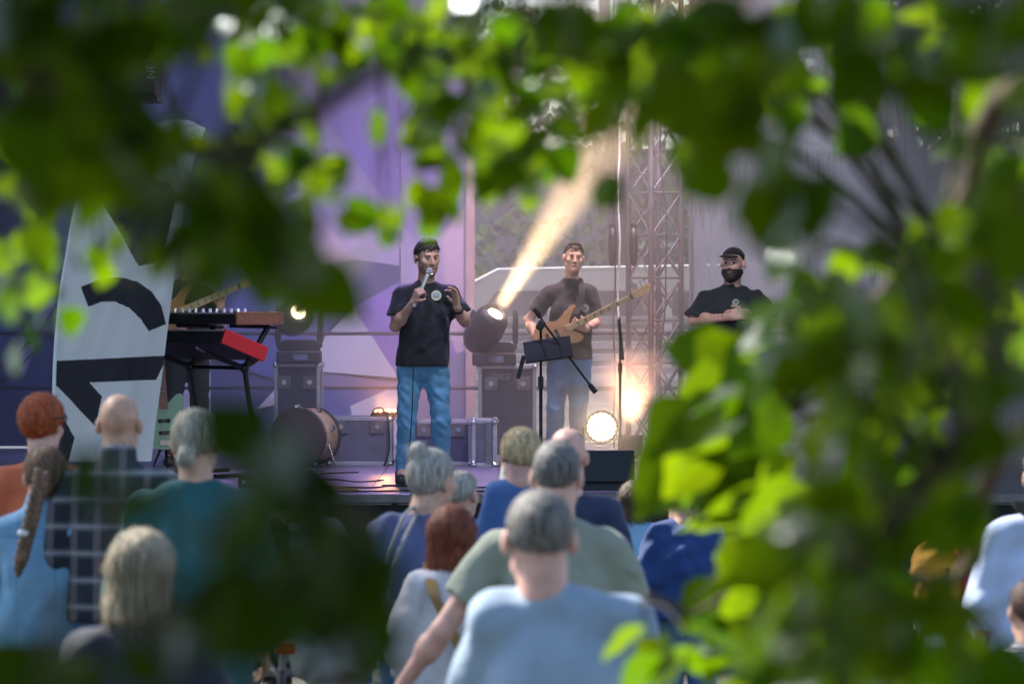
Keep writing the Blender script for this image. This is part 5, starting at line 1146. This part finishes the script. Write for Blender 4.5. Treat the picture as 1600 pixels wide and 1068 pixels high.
fr = [((0, .43, .28), (0, .26, .80)), ((0, .43, .28), (0, .86, .72)), ((0, .28, .74), (0, .85, .80)), ((.05, 0, .345), (0, .29, .72)), ((-.05, 0, .345), (0, .29, .72)), ((.05, 0, .345), (.03, .43, .28)), ((-.05, 0, .345), (-.03, .43, .28)), ((0, .84, .86), (0, .88, .68))]
b = MB(); [b.tube([p, q_], .015, 8) for p, q_ in fr]; b.build('frame', mat('bike_paint', (.05, .05, .055), .3), bc, smooth=True)
b = MB(); b.tube([(.05, 1.03, .345), (.05, .9, .66), (-.05, .9, .66), (-.05, 1.03, .345)], .012, 8); b.build('fork', M_alu, bc)
b = MB(); b.tube([(0, .26, .78), (0, .235, .95)], .013, 8); b.build('seat_post', M_alu, bc)
F = Field((-.12, -.02, .92), (.12, .4, 1.06), .008); F.ell((0, .13, .975), (.085, .09, .028), .03); F.cone((0, .15, .975), (0, .34, .98), .035, .018, .03); link('saddle', F.mesh('saddle'), bc, M_rubber)
b = MB(); b.tube([(-.30, .72, 1.02), (-.26, .8, 1.0), (0, .83, .97), (.26, .8, 1.0), (.30, .72, 1.02)], .012, 8); b.tube([(0, .84, .86), (0, .83, .98)], .014, 8); b.build('handlebar', M_alu, bc)
b = MB(); b.box((0, .205, .86), (.075, .03, .04), ch=.008); b.build('rear_reflector', mat('reflector_red', (.65, .02, .01), .2), bc)
b = MB(); b.tube([(-.09, .40, .2), (.09, .46, .36)], .009, 6); b.lathe([(.02, -.01), (.09, -.005), (.09, .005), (.02, .01)], (.05, .43, .28), Mx, 20); b.build('crankset', M_blackm, bc)
for s_ in (-1, 1): b = MB(); b.box((s_ * .13, .43 + s_ * .03, .28 + s_ * .08), (.09, .06, .02)); b.build('pedal', M_rubber, bc)

# bottle on the ground
c = P(592, 0, 20.0); bt = thing('water_bottle', 'clear plastic water bottle with a green cap standing behind the bench', 'bottle', (c.x, 20.0, 0))
m = mat('bottle_plastic', (.72, .80, .82), .08, var=.05, spec=.8); m.node_tree.nodes['Principled BSDF'].inputs['Transmission Weight'].default_value = .75
b = MB(); b.lathe([(.040, 0), (.045, .01), (.045, .07), (.042, .08), (.045, .09), (.045, .15), (.042, .16), (.045, .17), (.044, .22), (.03, .275), (.016, .30), (.016, .315), (.001, .316)], n=24); b.build('bottle_body', m, bt, smooth=True)
b = MB(); b.lathe([(.019, .305), (.02, .31), (.02, .332), (.017, .338), (.001, .338)], n=16); b.build('cap', mat('green_cap', (.01, .30, .17), .4), bt)
b = MB(); b.lathe([(.0456, .09), (.0456, .15)], n=24); b.build('paper_label', mat('label_pale', (.6, .68, .72), .5), bt)
# ------------------------------------------------------------------ foliage
def leaf_material(name, dif, tra, gloss=.35, mixf=.5):
    m = bpy.data.materials.new(name); m.use_nodes = True; t = m.node_tree; t.nodes.clear(); N = t.nodes.new
    oi = N('ShaderNodeObjectInfo'); ge = N('ShaderNodeNewGeometry'); ad = N('ShaderNodeMath'); ad.operation = 'ADD'; t.links.new(oi.outputs['Random'], ad.inputs[0]); t.links.new(ge.outputs['Random Per Island'], ad.inputs[1])
    fr = N('ShaderNodeMath'); fr.operation = 'FRACT'; t.links.new(ad.outputs[0], fr.inputs[0])
    def ramp(c, lo, hi):
        r = N('ShaderNodeMix'); r.data_type = 'RGBA'; r.inputs[6].default_value = (*[v * k for v, k in zip(c, lo)], 1); r.inputs[7].default_value = (*[v * k for v, k in zip(c, hi)], 1); t.links.new(fr.outputs[0], r.inputs[0]); return r.outputs[2]
    d = N('ShaderNodeBsdfDiffuse'); t.links.new(ramp(dif, (.6, .7, .7), (1.4, 1.25, 1.1)), d.inputs[0])
    tr = N('ShaderNodeBsdfTranslucent'); t.links.new(ramp(tra, (.6, .75, .7), (1.5, 1.2, 1.0)), tr.inputs[0])
    g = N('ShaderNodeBsdfGlossy'); g.inputs[0].default_value = (.6, .65, .7, 1); g.inputs[1].default_value = gloss
    m1 = N('ShaderNodeMixShader'); m1.inputs[0].default_value = mixf; t.links.new(d.outputs[0], m1.inputs[1]); t.links.new(tr.outputs[0], m1.inputs[2])
    fz_ = N('ShaderNodeFresnel'); fz_.inputs[0].default_value = 1.4; fz = N('ShaderNodeMath'); fz.operation = 'MULTIPLY'; fz.inputs[1].default_value = .15; t.links.new(fz_.outputs[0], fz.inputs[0])
    m2 = N('ShaderNodeMixShader'); t.links.new(fz.outputs[0], m2.inputs[0]); t.links.new(m1.outputs[0], m2.inputs[1]); t.links.new(g.outputs[0], m2.inputs[2])
    o = N('ShaderNodeOutputMaterial'); t.links.new(m2.outputs[0], o.inputs[0]); return m
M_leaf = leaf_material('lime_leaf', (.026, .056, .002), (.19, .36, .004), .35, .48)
M_leafd = leaf_material('shade_dark_leaf', (.022, .055, .004), (.07, .15, .004), .5, .35)  # darker version of the leaf: the shrub's shade is put into its colour
M_bark = mat('bark', (.09, .065, .045), .9, var=.4, vs=8, bump=.8, bs=14, stretch=(1, 1, .25))
M_twig = mat('twig_bark', (.09, .08, .055), .7, var=.3)

def leaf_mesh(seed, m):
    """A pointed oval blade with a folded midrib, tip along +y, length 1."""
    g = random.Random(seed); prof = [(0, .03), (.08, .26), (.22, .42), (.42, .44), (.62, .34), (.80, .18), (.93, .06), (1, 0)]
    fold = g.uniform(.08, .3); curl = g.uniform(-.25, .12); tw = g.uniform(-.2, .2); vs = []; fs = []
    for y, w in prof:
        zc = curl * y * y; w *= g.uniform(.92, 1.06)
        for sx in (-1, -.5, 0, .5, 1): vs.append((sx * w, y - .04 * abs(sx), zc + fold * abs(sx) * w + tw * sx * w * y + .03 * math.sin(y * 14 + sx * 3) * abs(sx)))
    for i in range(len(prof) - 1):
        for j in range(4): fs.append((i * 5 + j, i * 5 + j + 1, i * 5 + 6 + j, i * 5 + 5 + j))
    me = bpy.data.meshes.new('leaf'); me.from_pydata(vs, [], fs); me.materials.append(m); me.shade_smooth(); return me
def far_leaf(): return np.array([(-.35, .35, .05), (0, 0, 0), (.35, .35, .05), (0, 1, -.05), (0, .4, 0)]), [(0, 1, 4), (1, 2, 4), (2, 3, 4), (3, 0, 4)]
LEAVES = {m.name: [leaf_mesh(i, m) for i in range(6)] for m in (M_leaf, M_leafd)}

def rand_rot(g, up=.5, cam=.0, hang=(0, 0, -.8)):
    """Blade orientation: normal leans to the sky and, on a branch's open side, outwards."""
    n = Vector((g.gauss(0, 1), g.gauss(0, 1) - cam, g.gauss(0, .8) + up)).normalized(); ax = Vector((g.gauss(0, 1), g.gauss(0, 1), g.gauss(0, 1))) + Vector(hang); ax = (ax - n * ax.dot(n)).normalized(); x = ax.cross(n)
    return Matrix((x, ax, n)).transposed()

def foliage(T, clusters, m, seed, crown=None, limbs=(), trunk=None, part_cap=300, hang=(0, 0, -.8)):
    g = random.Random(seed); off = Vector(T.location)
    if trunk: b = MB(); b.tube(*trunk); b.build('trunk', M_bark, T, True, smooth=True)
    nodes = []
    for pts, r0, r1 in limbs:
        c = bez(pts, 6); b = MB(); b.tube(c, list(np.linspace(r0, r1, len(c))), 8); b.build('limb', M_bark, T, True, smooth=True); nodes += c
    leaves = []; tw = MB()
    for (px, py, d, rx, ry, n, size) in clusters:
        c = P(px, py, d); sx, sy = rx / FPX * d, ry / FPX * d
        near = min(nodes, key=lambda q: (q - c).length) if nodes else Vector((c.x, c.y, 0))
        mid = (near + c) / 2 + Vector((g.uniform(-.05, .05), 0, .06)); cv = bez([near, mid, c], 5); tw.tube(cv, list(np.linspace(.007, .0025, len(cv))), 5)
        ends = []
        for k in range(max(2, n // 6)):
            e = c + Vector((g.uniform(-1, 1) * sx, g.uniform(-.25, .25), g.uniform(-1, 1) * sy)); ends.append(e); st = cv[g.randrange(3, len(cv))]; tw.tube([st, (st + e) / 2 + Vector((0, 0, .02)), e], [.003, .002, .0012], 4)
        for k in range(n):
            while True:
                u, v = g.uniform(-1, 1), g.uniform(-1, 1)
                if u * u + v * v <= 1: break
            p = c + Vector((u * sx, g.uniform(-.3, .35) * (d / 6), v * sy)); leaves.append((p, rand_rot(g, .35, .8 if size > .12 else .15, hang), size * g.uniform(.7, 1.2)))
    tw.build('twigs', M_twig, T, True)['kind'] = 'stuff'
    def share(l):
        p = l[0]; y = max(p.y, .5); px = 800 + p.x / y * FPX; py = HOR - (p.z - CAMZ) / y * FPX; return (l[2] / y) if -60 < px < 1660 and -60 < py < 1130 else -1
    leaves.sort(key=share, reverse=True); mes = LEAVES[m.name]
    for p, M3, s in leaves[:part_cap]:
        o = bpy.data.objects.new('leaf', mes[g.randrange(6)]); COL.objects.link(o); o.parent = T; o.matrix_local = Matrix.Translation(p - off) @ (M3 * s).to_4x4()
    V = []; Fc = []; rest = leaves[part_cap:]
    if rest:
        b = MB()
        for p, M3, s in rest:
            me = mes[g.randrange(6)]; b.raw([M3 @ (v.co * s) + p for v in me.vertices], [tuple(f.vertices) for f in me.polygons])
        b.build('foliage', m, T, True, smooth=True)['kind'] = 'stuff'
    if crown: scatter(T, 'crown', crown, m, seed)
def scatter(T, name, spec, m, seed):
    """spec: list of (centre, radii, count, leaf size): leaf-sized blades through a volume, joined."""
    r_ = np.random.default_rng(seed); base, fc = far_leaf(); VV = []; FF = []; k = 0
    for c, rad, n, sz in spec:
        p = r_.normal(size=(n, 3)); p /= np.linalg.norm(p, axis=1)[:, None]; p *= r_.uniform(.25, 1, (n, 1)) ** .5; p = p * np.array(rad) * (1 + .15 * r_.normal(size=(n, 1))) + np.array(c)
        q = r_.normal(size=(n, 3, 3)); q[:, 2, 2] += .6; Q, _ = np.linalg.qr(q); s = sz * r_.uniform(.6, 1.3, (n, 1, 1))
        v = np.einsum('nij,kj->nki', Q, base) * s + p[:, None, :]; VV.append(v.reshape(-1, 3)); f = np.array(fc)[None] + (np.arange(n) * 5)[:, None, None] + k; FF.append(f.reshape(-1, 3)); k += n * 5
    V = np.concatenate(VV) - np.array(T.location); F = np.concatenate(FF)
    me = bpy.data.meshes.new(name); me.from_pydata(V.tolist(), [], F.tolist()); me.materials.append(m); o = link(name, me, T); o['kind'] = 'stuff'; return o

# trees far behind the stage
for i, (x, y, h, w) in enumerate(((-3.2, 52, 9, 3.0), (1.5, 58, 10.5, 3.2), (5.2, 50, 8.5, 2.8), (9.0, 57, 10, 3.4), (13, 52, 9, 3))):
    t = thing('background_tree', ('leafy tree behind the printed backdrop', 'leafy tree seen above the white van behind the stage', 'leafy tree showing through the truss tower', 'leafy tree behind the streaky scrim', 'leafy tree behind the right end of the scrim')[i], 'tree', (x, y, 0), 0, 'trees behind the stage')
    b = MB(); b.tube(bez([(0, 0, 0), (.1, 0, h * .3), (-.1, .1, h * .6), (0, 0, h * .9)], 5), list(np.linspace(.22, .04, 16)), 8); b.build('trunk', M_bark, t, smooth=True)
    g = random.Random(i); sp = []
    for k in range(9): sp.append(((x + g.uniform(-w, w) * .75, y + g.uniform(-w, w) * .5, h * g.uniform(.22, .95)), (w * .42, w * .42, h * .12), 420, .22))
    scatter(t, 'crown', sp, leaf_material('far_leaf_%d' % i, (.05, .08, .015), (.08, .14, .02), .5), 50 + i)

# The camera stands under the trees: the near sprays hang in their shade (about 4 m away),
# the far sprays at the rim of the crowns (about 6 m away) catch the sun.
def sprays(d, size, rows): return [(a, b_, d + .12 * math.sin(a * .7 + b_), rx, ry, n, (r[0] if r else size)) for a, b_, rx, ry, n, *r in rows]
tl_ = thing('leafy_tree', 'leafy tree with branches hanging across the upper left, out of focus', 'tree', (-2.5, 4.0, 0), 0, 'trees framing the view')
CL = sprays(4.1, .072, [(40, 40, 110, 80, 18), (125, 60, 95, 90, 19), (90, 150, 110, 80, 16), (205, 5, 50, 22, 3), (190, 200, 80, 65, 11), (300, 285, 85, 65, 14), (380, 330, 80, 80, 13), (250, 340, 90, 70, 13), (430, 390, 90, 60, 13), (510, 430, 45, 45, 5), (160, 260, 60, 40, 5), (350, 385, 80, 30, 8), (340, 5, 80, 30, 5), (20, 220, 50, 60, 4), (850, 20, 90, 40, 8), (985, 110, 60, 50, 7)])
CL += sprays(6.2, .066, [(40, 270, 70, 35, 10), (105, 235, 60, 30, 7), (30, 400, 45, 100, 12), (60, 480, 30, 60, 4), (420, 120, 60, 60, 14), (440, 215, 60, 70, 16), (380, 250, 50, 40, 8), (500, 290, 60, 50, 11), (475, 40, 90, 50, 15), (560, 60, 90, 70, 17), (645, 50, 70, 60, 11), (150, 40, 60, 30, 4), (420, 15, 60, 30, 6), (150, 400, 50, 20, 3), (310, 50, 35, 30, 3),
      (690, 150, 80, 80, 17), (765, 205, 85, 65, 16), (820, 130, 90, 85, 19), (835, 240, 50, 40, 7), (705, 255, 60, 45, 8), (640, 215, 40, 55, 6), (600, 325, 60, 20, 5), (695, 300, 30, 30, 5), (790, 285, 45, 28, 6), (945, 280, 28, 10, 2), (750, 60, 80, 60, 13), (885, 100, 55, 45, 8), (1000, 30, 40, 30, 4), (900, 50, 70, 45, 9), (985, 100, 60, 50, 8), (70, 90, 60, 50, 6), (230, 150, 40, 30, 4), (300, 330, 40, 30, 4)])
CL = [(a, b_, d_, rx, ry, (int(n * 1.35) if d_ > 5 else n), s_) for a, b_, d_, rx, ry, n, s_ in CL]
L1 = [Vector((-2.4, 4.0, 2.7)), Vector((-1.5, 4.2, 3.05)), Vector((-.7, 4.4, 2.85)), Vector((-.1, 4.6, 2.75)), Vector((.2, 4.7, 2.7))]
L2 = [Vector((-2.4, 4.0, 2.5)), Vector((-1.5, 5.0, 2.8)), Vector((-.8, 6.0, 2.8)), Vector((-.1, 6.3, 2.8)), Vector((.3, 6.3, 2.75))]
L3 = [Vector((-2.4, 4.0, 2.2)), Vector((-1.2, 4.2, 2.5)), Vector((-.6, 4.15, 2.42)), Vector((-.3, 4.1, 2.30))]
cr = [((-.9, 5.0, 3.25), (1.5, .75, .28), 1700, .12), ((-2.6, 4.0, 4.5), (1.7, 1.3, 1.4), 2200, .15), ((-1.5, 3.6, 3.6), (1.6, 1.7, .7), 3400, .14), ((-.2, 3.4, 3.7), (1.4, 1.8, .6), 2800, .14), ((-1.4, .2, 3.6), (2.2, 2.0, .9), 1700, .15), ((-2.6, 1.2, 2.2), (.7, 2.0, 1.4), 1300, .14), ((-.8, -2.6, 2.4), (2.6, .8, 1.8), 3000, .16), ((2.0, -2.2, 2.4), (2.0, .8, 1.8), 2000, .16)]  # unseen clumps overhead and behind the camera, added to darken the near sprays
foliage(tl_, CL, M_leaf, 3, cr, ((L1, .055, .012), (L2, .05, .010), (L3, .035, .008)), ([(-2.5, 4.0, 0), (-2.55, 4.0, 1.2), (-2.4, 4.0, 2.6), (-2.6, 3.8, 4.2), (-2.6, 3.6, 5.2)], [.19, .15, .13, .09, .03], 12))

tr_ = thing('leafy_tree', 'leafy tree with large bright leaves filling the right side, out of focus', 'tree', (2.2, 4.0, 0), 0, 'trees framing the view')
CR = sprays(4.15, .075, [(1060, 150, 80, 45, 8), (1150, 25, 100, 40, 11), (1290, 35, 110, 40, 9), (1430, 90, 90, 50, 11), (1560, 60, 70, 80, 13), (1210, 250, 60, 70, 10), (1250, 320, 40, 50, 6), (1125, 170, 60, 40, 6), (1565, 250, 55, 70, 9), (1580, 420, 45, 90, 9), (1285, 530, 80, 85, 13), (1375, 560, 80, 90, 14), (1340, 640, 75, 55, 8), (1560, 625, 60, 60, 8), (1330, 800, 90, 80, 14), (1410, 830, 60, 90, 10), (1270, 880, 70, 60, 9), (1390, 960, 100, 80, 15), (1300, 1010, 110, 50, 12), (1500, 1020, 90, 45, 9), (1440, 715, 45, 55, 5), (1500, 780, 45, 40, 6)])
CR += sprays(6.3, .088, [(1110, 90, 70, 50, 10), (1185, 130, 60, 50, 9), (1095, 195, 50, 35, 5), (1030, 55, 50, 40, 6), (1350, 150, 35, 45, 3, .14), (1450, 35, 90, 40, 9), (1545, 150, 60, 50, 8), (1250, 125, 60, 45, 7), (1400, 385, 70, 28, 8), (1500, 350, 80, 50, 10), (1560, 330, 50, 50, 7), (1265, 435, 55, 30, 6), (1205, 495, 40, 36, 5), (1480, 470, 80, 60, 10, .12), (1560, 510, 50, 50, 7, .12), (1155, 580, 35, 35, 3, .10),
      (1160, 660, 60, 65, 7, .19), (1200, 730, 50, 75, 6, .19), (1105, 650, 30, 26, 2, .14), (1140, 640, 40, 36, 3, .16), (1215, 680, 50, 60, 6, .14), (1420, 640, 40, 60, 4, .13), (1150, 955, 75, 50, 11, .105), (1020, 1005, 60, 40, 7, .09), (1205, 880, 65, 60, 10, .11), (1180, 1010, 90, 50, 13, .10), (1240, 830, 50, 60, 7, .11), (1530, 800, 28, 40, 2, .12), (1560, 1005, 45, 36, 5, .10), (1450, 1035, 60, 26, 4, .10), (1340, 940, 50, 40, 4, .1), (1380, 700, 40, 60, 4, .12), (1195, 545, 40, 40, 5, .12), (1185, 845, 50, 55, 7, .13), (1260, 750, 40, 60, 5, .14), (1500, 430, 80, 40, 9, .13), (1440, 560, 60, 60, 7, .13), (1230, 600, 50, 50, 5, .13), (1300, 80, 80, 45, 8), (1200, 60, 60, 40, 7), (1580, 230, 40, 60, 6), (1330, 870, 60, 60, 6, .13), (1420, 1000, 70, 40, 6, .12), (1330, 480, 60, 40, 5, .12)])
CR = [(a, b_, (d_ + .9 if d_ > 5 and b_ > 480 else d_), rx, ry, n, (s_ * 1.14 if d_ > 5 and b_ > 480 else s_)) for a, b_, d_, rx, ry, n, s_ in CR]
R1 = [Vector((2.1, 4.0, 2.6)), Vector((1.3, 4.2, 2.95)), Vector((.7, 4.3, 2.7)), Vector((.3, 4.4, 2.65))]
R2 = [Vector((2.1, 4.0, 2.3)), P(1750, 100, 5.4), P(1500, 330, 6.1), P(1330, 520, 6.8), P(1190, 690, 7.2)]
R3 = [Vector((2.1, 4.0, 1.8)), P(1720, 420, 4.6), P(1560, 620, 4.3), P(1380, 830, 4.2), P(1280, 980, 4.2)]
R4 = [Vector((2.1, 4.0, 1.6)), P(1740, 650, 5.6), P(1500, 900, 6.8), P(1260, 880, 7.2), P(1080, 960, 7.2)]
cr = [((.9, 5.0, 3.25), (1.2, .75, .28), 1400, .12), ((2.5, 3.8, 4.3), (1.5, 1.2, 1.4), 1800, .15), ((1.3, 3.6, 3.6), (1.2, 1.6, .6), 2400, .14), ((1.4, .2, 3.6), (1.6, 2.0, .8), 1200, .15), ((2.4, 1.4, 2.0), (.6, 1.9, 1.3), 1200, .14)]  # more unseen clumps, added to keep light off the right-hand near sprays
foliage(tr_, CR, M_leaf, 5, cr, ((R1, .05, .012), (R2, .03, .006), (R3, .026, .006), (R4, .024, .005)), ([(2.2, 4.0, 0), (2.24, 4.0, 1.2), (2.1, 4.0, 2.6), (2.4, 3.9, 4.2), (2.5, 3.8, 5.2)], [.17, .14, .12, .08, .03], 12), hang=(-1.3, 0, -1.6))

# unseen tall trees, added beside the audience at the left to shade the crowd
for i, (x, y, lab) in enumerate(((-6.9, 18.8, 'tall tree added for shade beside the left of the audience, outside the picture'), (-11.5, 23.5, 'tall tree added for shade nearer the stage beside the audience, outside the picture'))):
    t = thing('added_shade_tree', lab, 'tree', (x, y, 0)); b = MB(); b.tube(bez([(0, 0, 0), (.1, 0, 3), (0, .1, 6), (.2, 0, 9)], 5), list(np.linspace(.3, .05, 16)), 10); b.build('trunk', M_bark, t, smooth=True)
    g = random.Random(i); sp = [((x + g.uniform(-2.2, 2.2), y + g.uniform(-3, 3), g.uniform(4.8, 9.2)), (1.3, 1.4, .9), 420, .24) for k in range(11)]; scatter(t, 'crown', sp, M_leaf, 80 + i)

# shrub close to the camera at the lower left, leaf colour darkened as shade
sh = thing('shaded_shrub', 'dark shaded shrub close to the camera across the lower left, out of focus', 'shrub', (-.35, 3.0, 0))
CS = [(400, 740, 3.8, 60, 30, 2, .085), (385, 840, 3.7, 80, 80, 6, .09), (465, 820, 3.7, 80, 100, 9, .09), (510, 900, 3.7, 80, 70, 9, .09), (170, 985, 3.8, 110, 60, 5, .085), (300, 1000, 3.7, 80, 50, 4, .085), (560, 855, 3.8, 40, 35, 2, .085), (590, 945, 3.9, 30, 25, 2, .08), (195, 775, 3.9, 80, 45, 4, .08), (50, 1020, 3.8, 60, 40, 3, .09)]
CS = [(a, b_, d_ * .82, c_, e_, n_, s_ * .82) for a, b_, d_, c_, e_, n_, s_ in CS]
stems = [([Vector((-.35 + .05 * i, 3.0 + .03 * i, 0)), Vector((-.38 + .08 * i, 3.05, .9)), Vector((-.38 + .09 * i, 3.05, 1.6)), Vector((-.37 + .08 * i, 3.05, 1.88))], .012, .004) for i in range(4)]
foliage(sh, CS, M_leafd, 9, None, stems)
# ------------------------------------------------------------------ stage smoke
def smoke(name, b, dens, aniso=.35, col=(.92, .92, .95)):
    m = bpy.data.materials.new(name); m.use_nodes = True; t = m.node_tree; t.nodes.clear()
    v = t.nodes.new('ShaderNodeVolumePrincipled'); v.inputs['Color'].default_value = (*col, 1); v.inputs['Density'].default_value = dens; v.inputs['Anisotropy'].default_value = aniso
    o = t.nodes.new('ShaderNodeOutputMaterial'); t.links.new(v.outputs[0], o.inputs['Volume'])
    ob = b.build(name, m); ob['kind'] = 'stuff'; ob['label'] = 'thin stage smoke hanging behind the singer'; return ob
b = MB(); b.box((.2, (30.4 + 34.9) / 2, (ZS + .03 + 5.85) / 2), (12.0, 34.9 - 30.4, 5.85 - ZS - .03))
smoke('smoke', b, .13)

# a thicker puff drifting over the floor light
pc_ = P(985, 605, 32.75); b = MB(); b.ball((0, 0, 0), 1.0, 20); ob = b.build('smoke', M_black)
m = bpy.data.materials.new('puff'); m.use_nodes = True; t = m.node_tree; t.nodes.clear(); N = t.nodes.new
tc = N('ShaderNodeTexCoord'); ln = N('ShaderNodeVectorMath'); ln.operation = 'LENGTH'; nz = N('ShaderNodeTexNoise'); nz.inputs['Scale'].default_value = 2.2; nz.inputs['Detail'].default_value = 3
t.links.new(tc.outputs['Object'], ln.inputs[0]); t.links.new(tc.outputs['Object'], nz.inputs[0])
ad = N('ShaderNodeMath'); ad.operation = 'MULTIPLY_ADD'; ad.inputs[1].default_value = 1.1; ad.inputs[2].default_value = -.55; t.links.new(nz.outputs[0], ad.inputs[0])
su = N('ShaderNodeMath'); su.operation = 'ADD'; t.links.new(ad.outputs[0], su.inputs[0]); t.links.new(ln.outputs['Value'], su.inputs[1])
mr = N('ShaderNodeMapRange'); mr.interpolation_type = 'SMOOTHSTEP'; mr.inputs[1].default_value = .9; mr.inputs[2].default_value = .15; mr.inputs[3].default_value = 0; mr.inputs[4].default_value = 3.2; t.links.new(su.outputs[0], mr.inputs[0])
v = N('ShaderNodeVolumePrincipled'); v.inputs['Color'].default_value = (.95, .93, .9, 1); t.links.new(mr.outputs[0], v.inputs['Density']); o = N('ShaderNodeOutputMaterial'); t.links.new(v.outputs[0], o.inputs['Volume'])
ob.data.materials.clear(); ob.data.materials.append(m); ob.location = pc_; ob.scale = (.44, .3, .44); ob['kind'] = 'stuff'; ob['label'] = 'orange lit puff of smoke above the floor light'
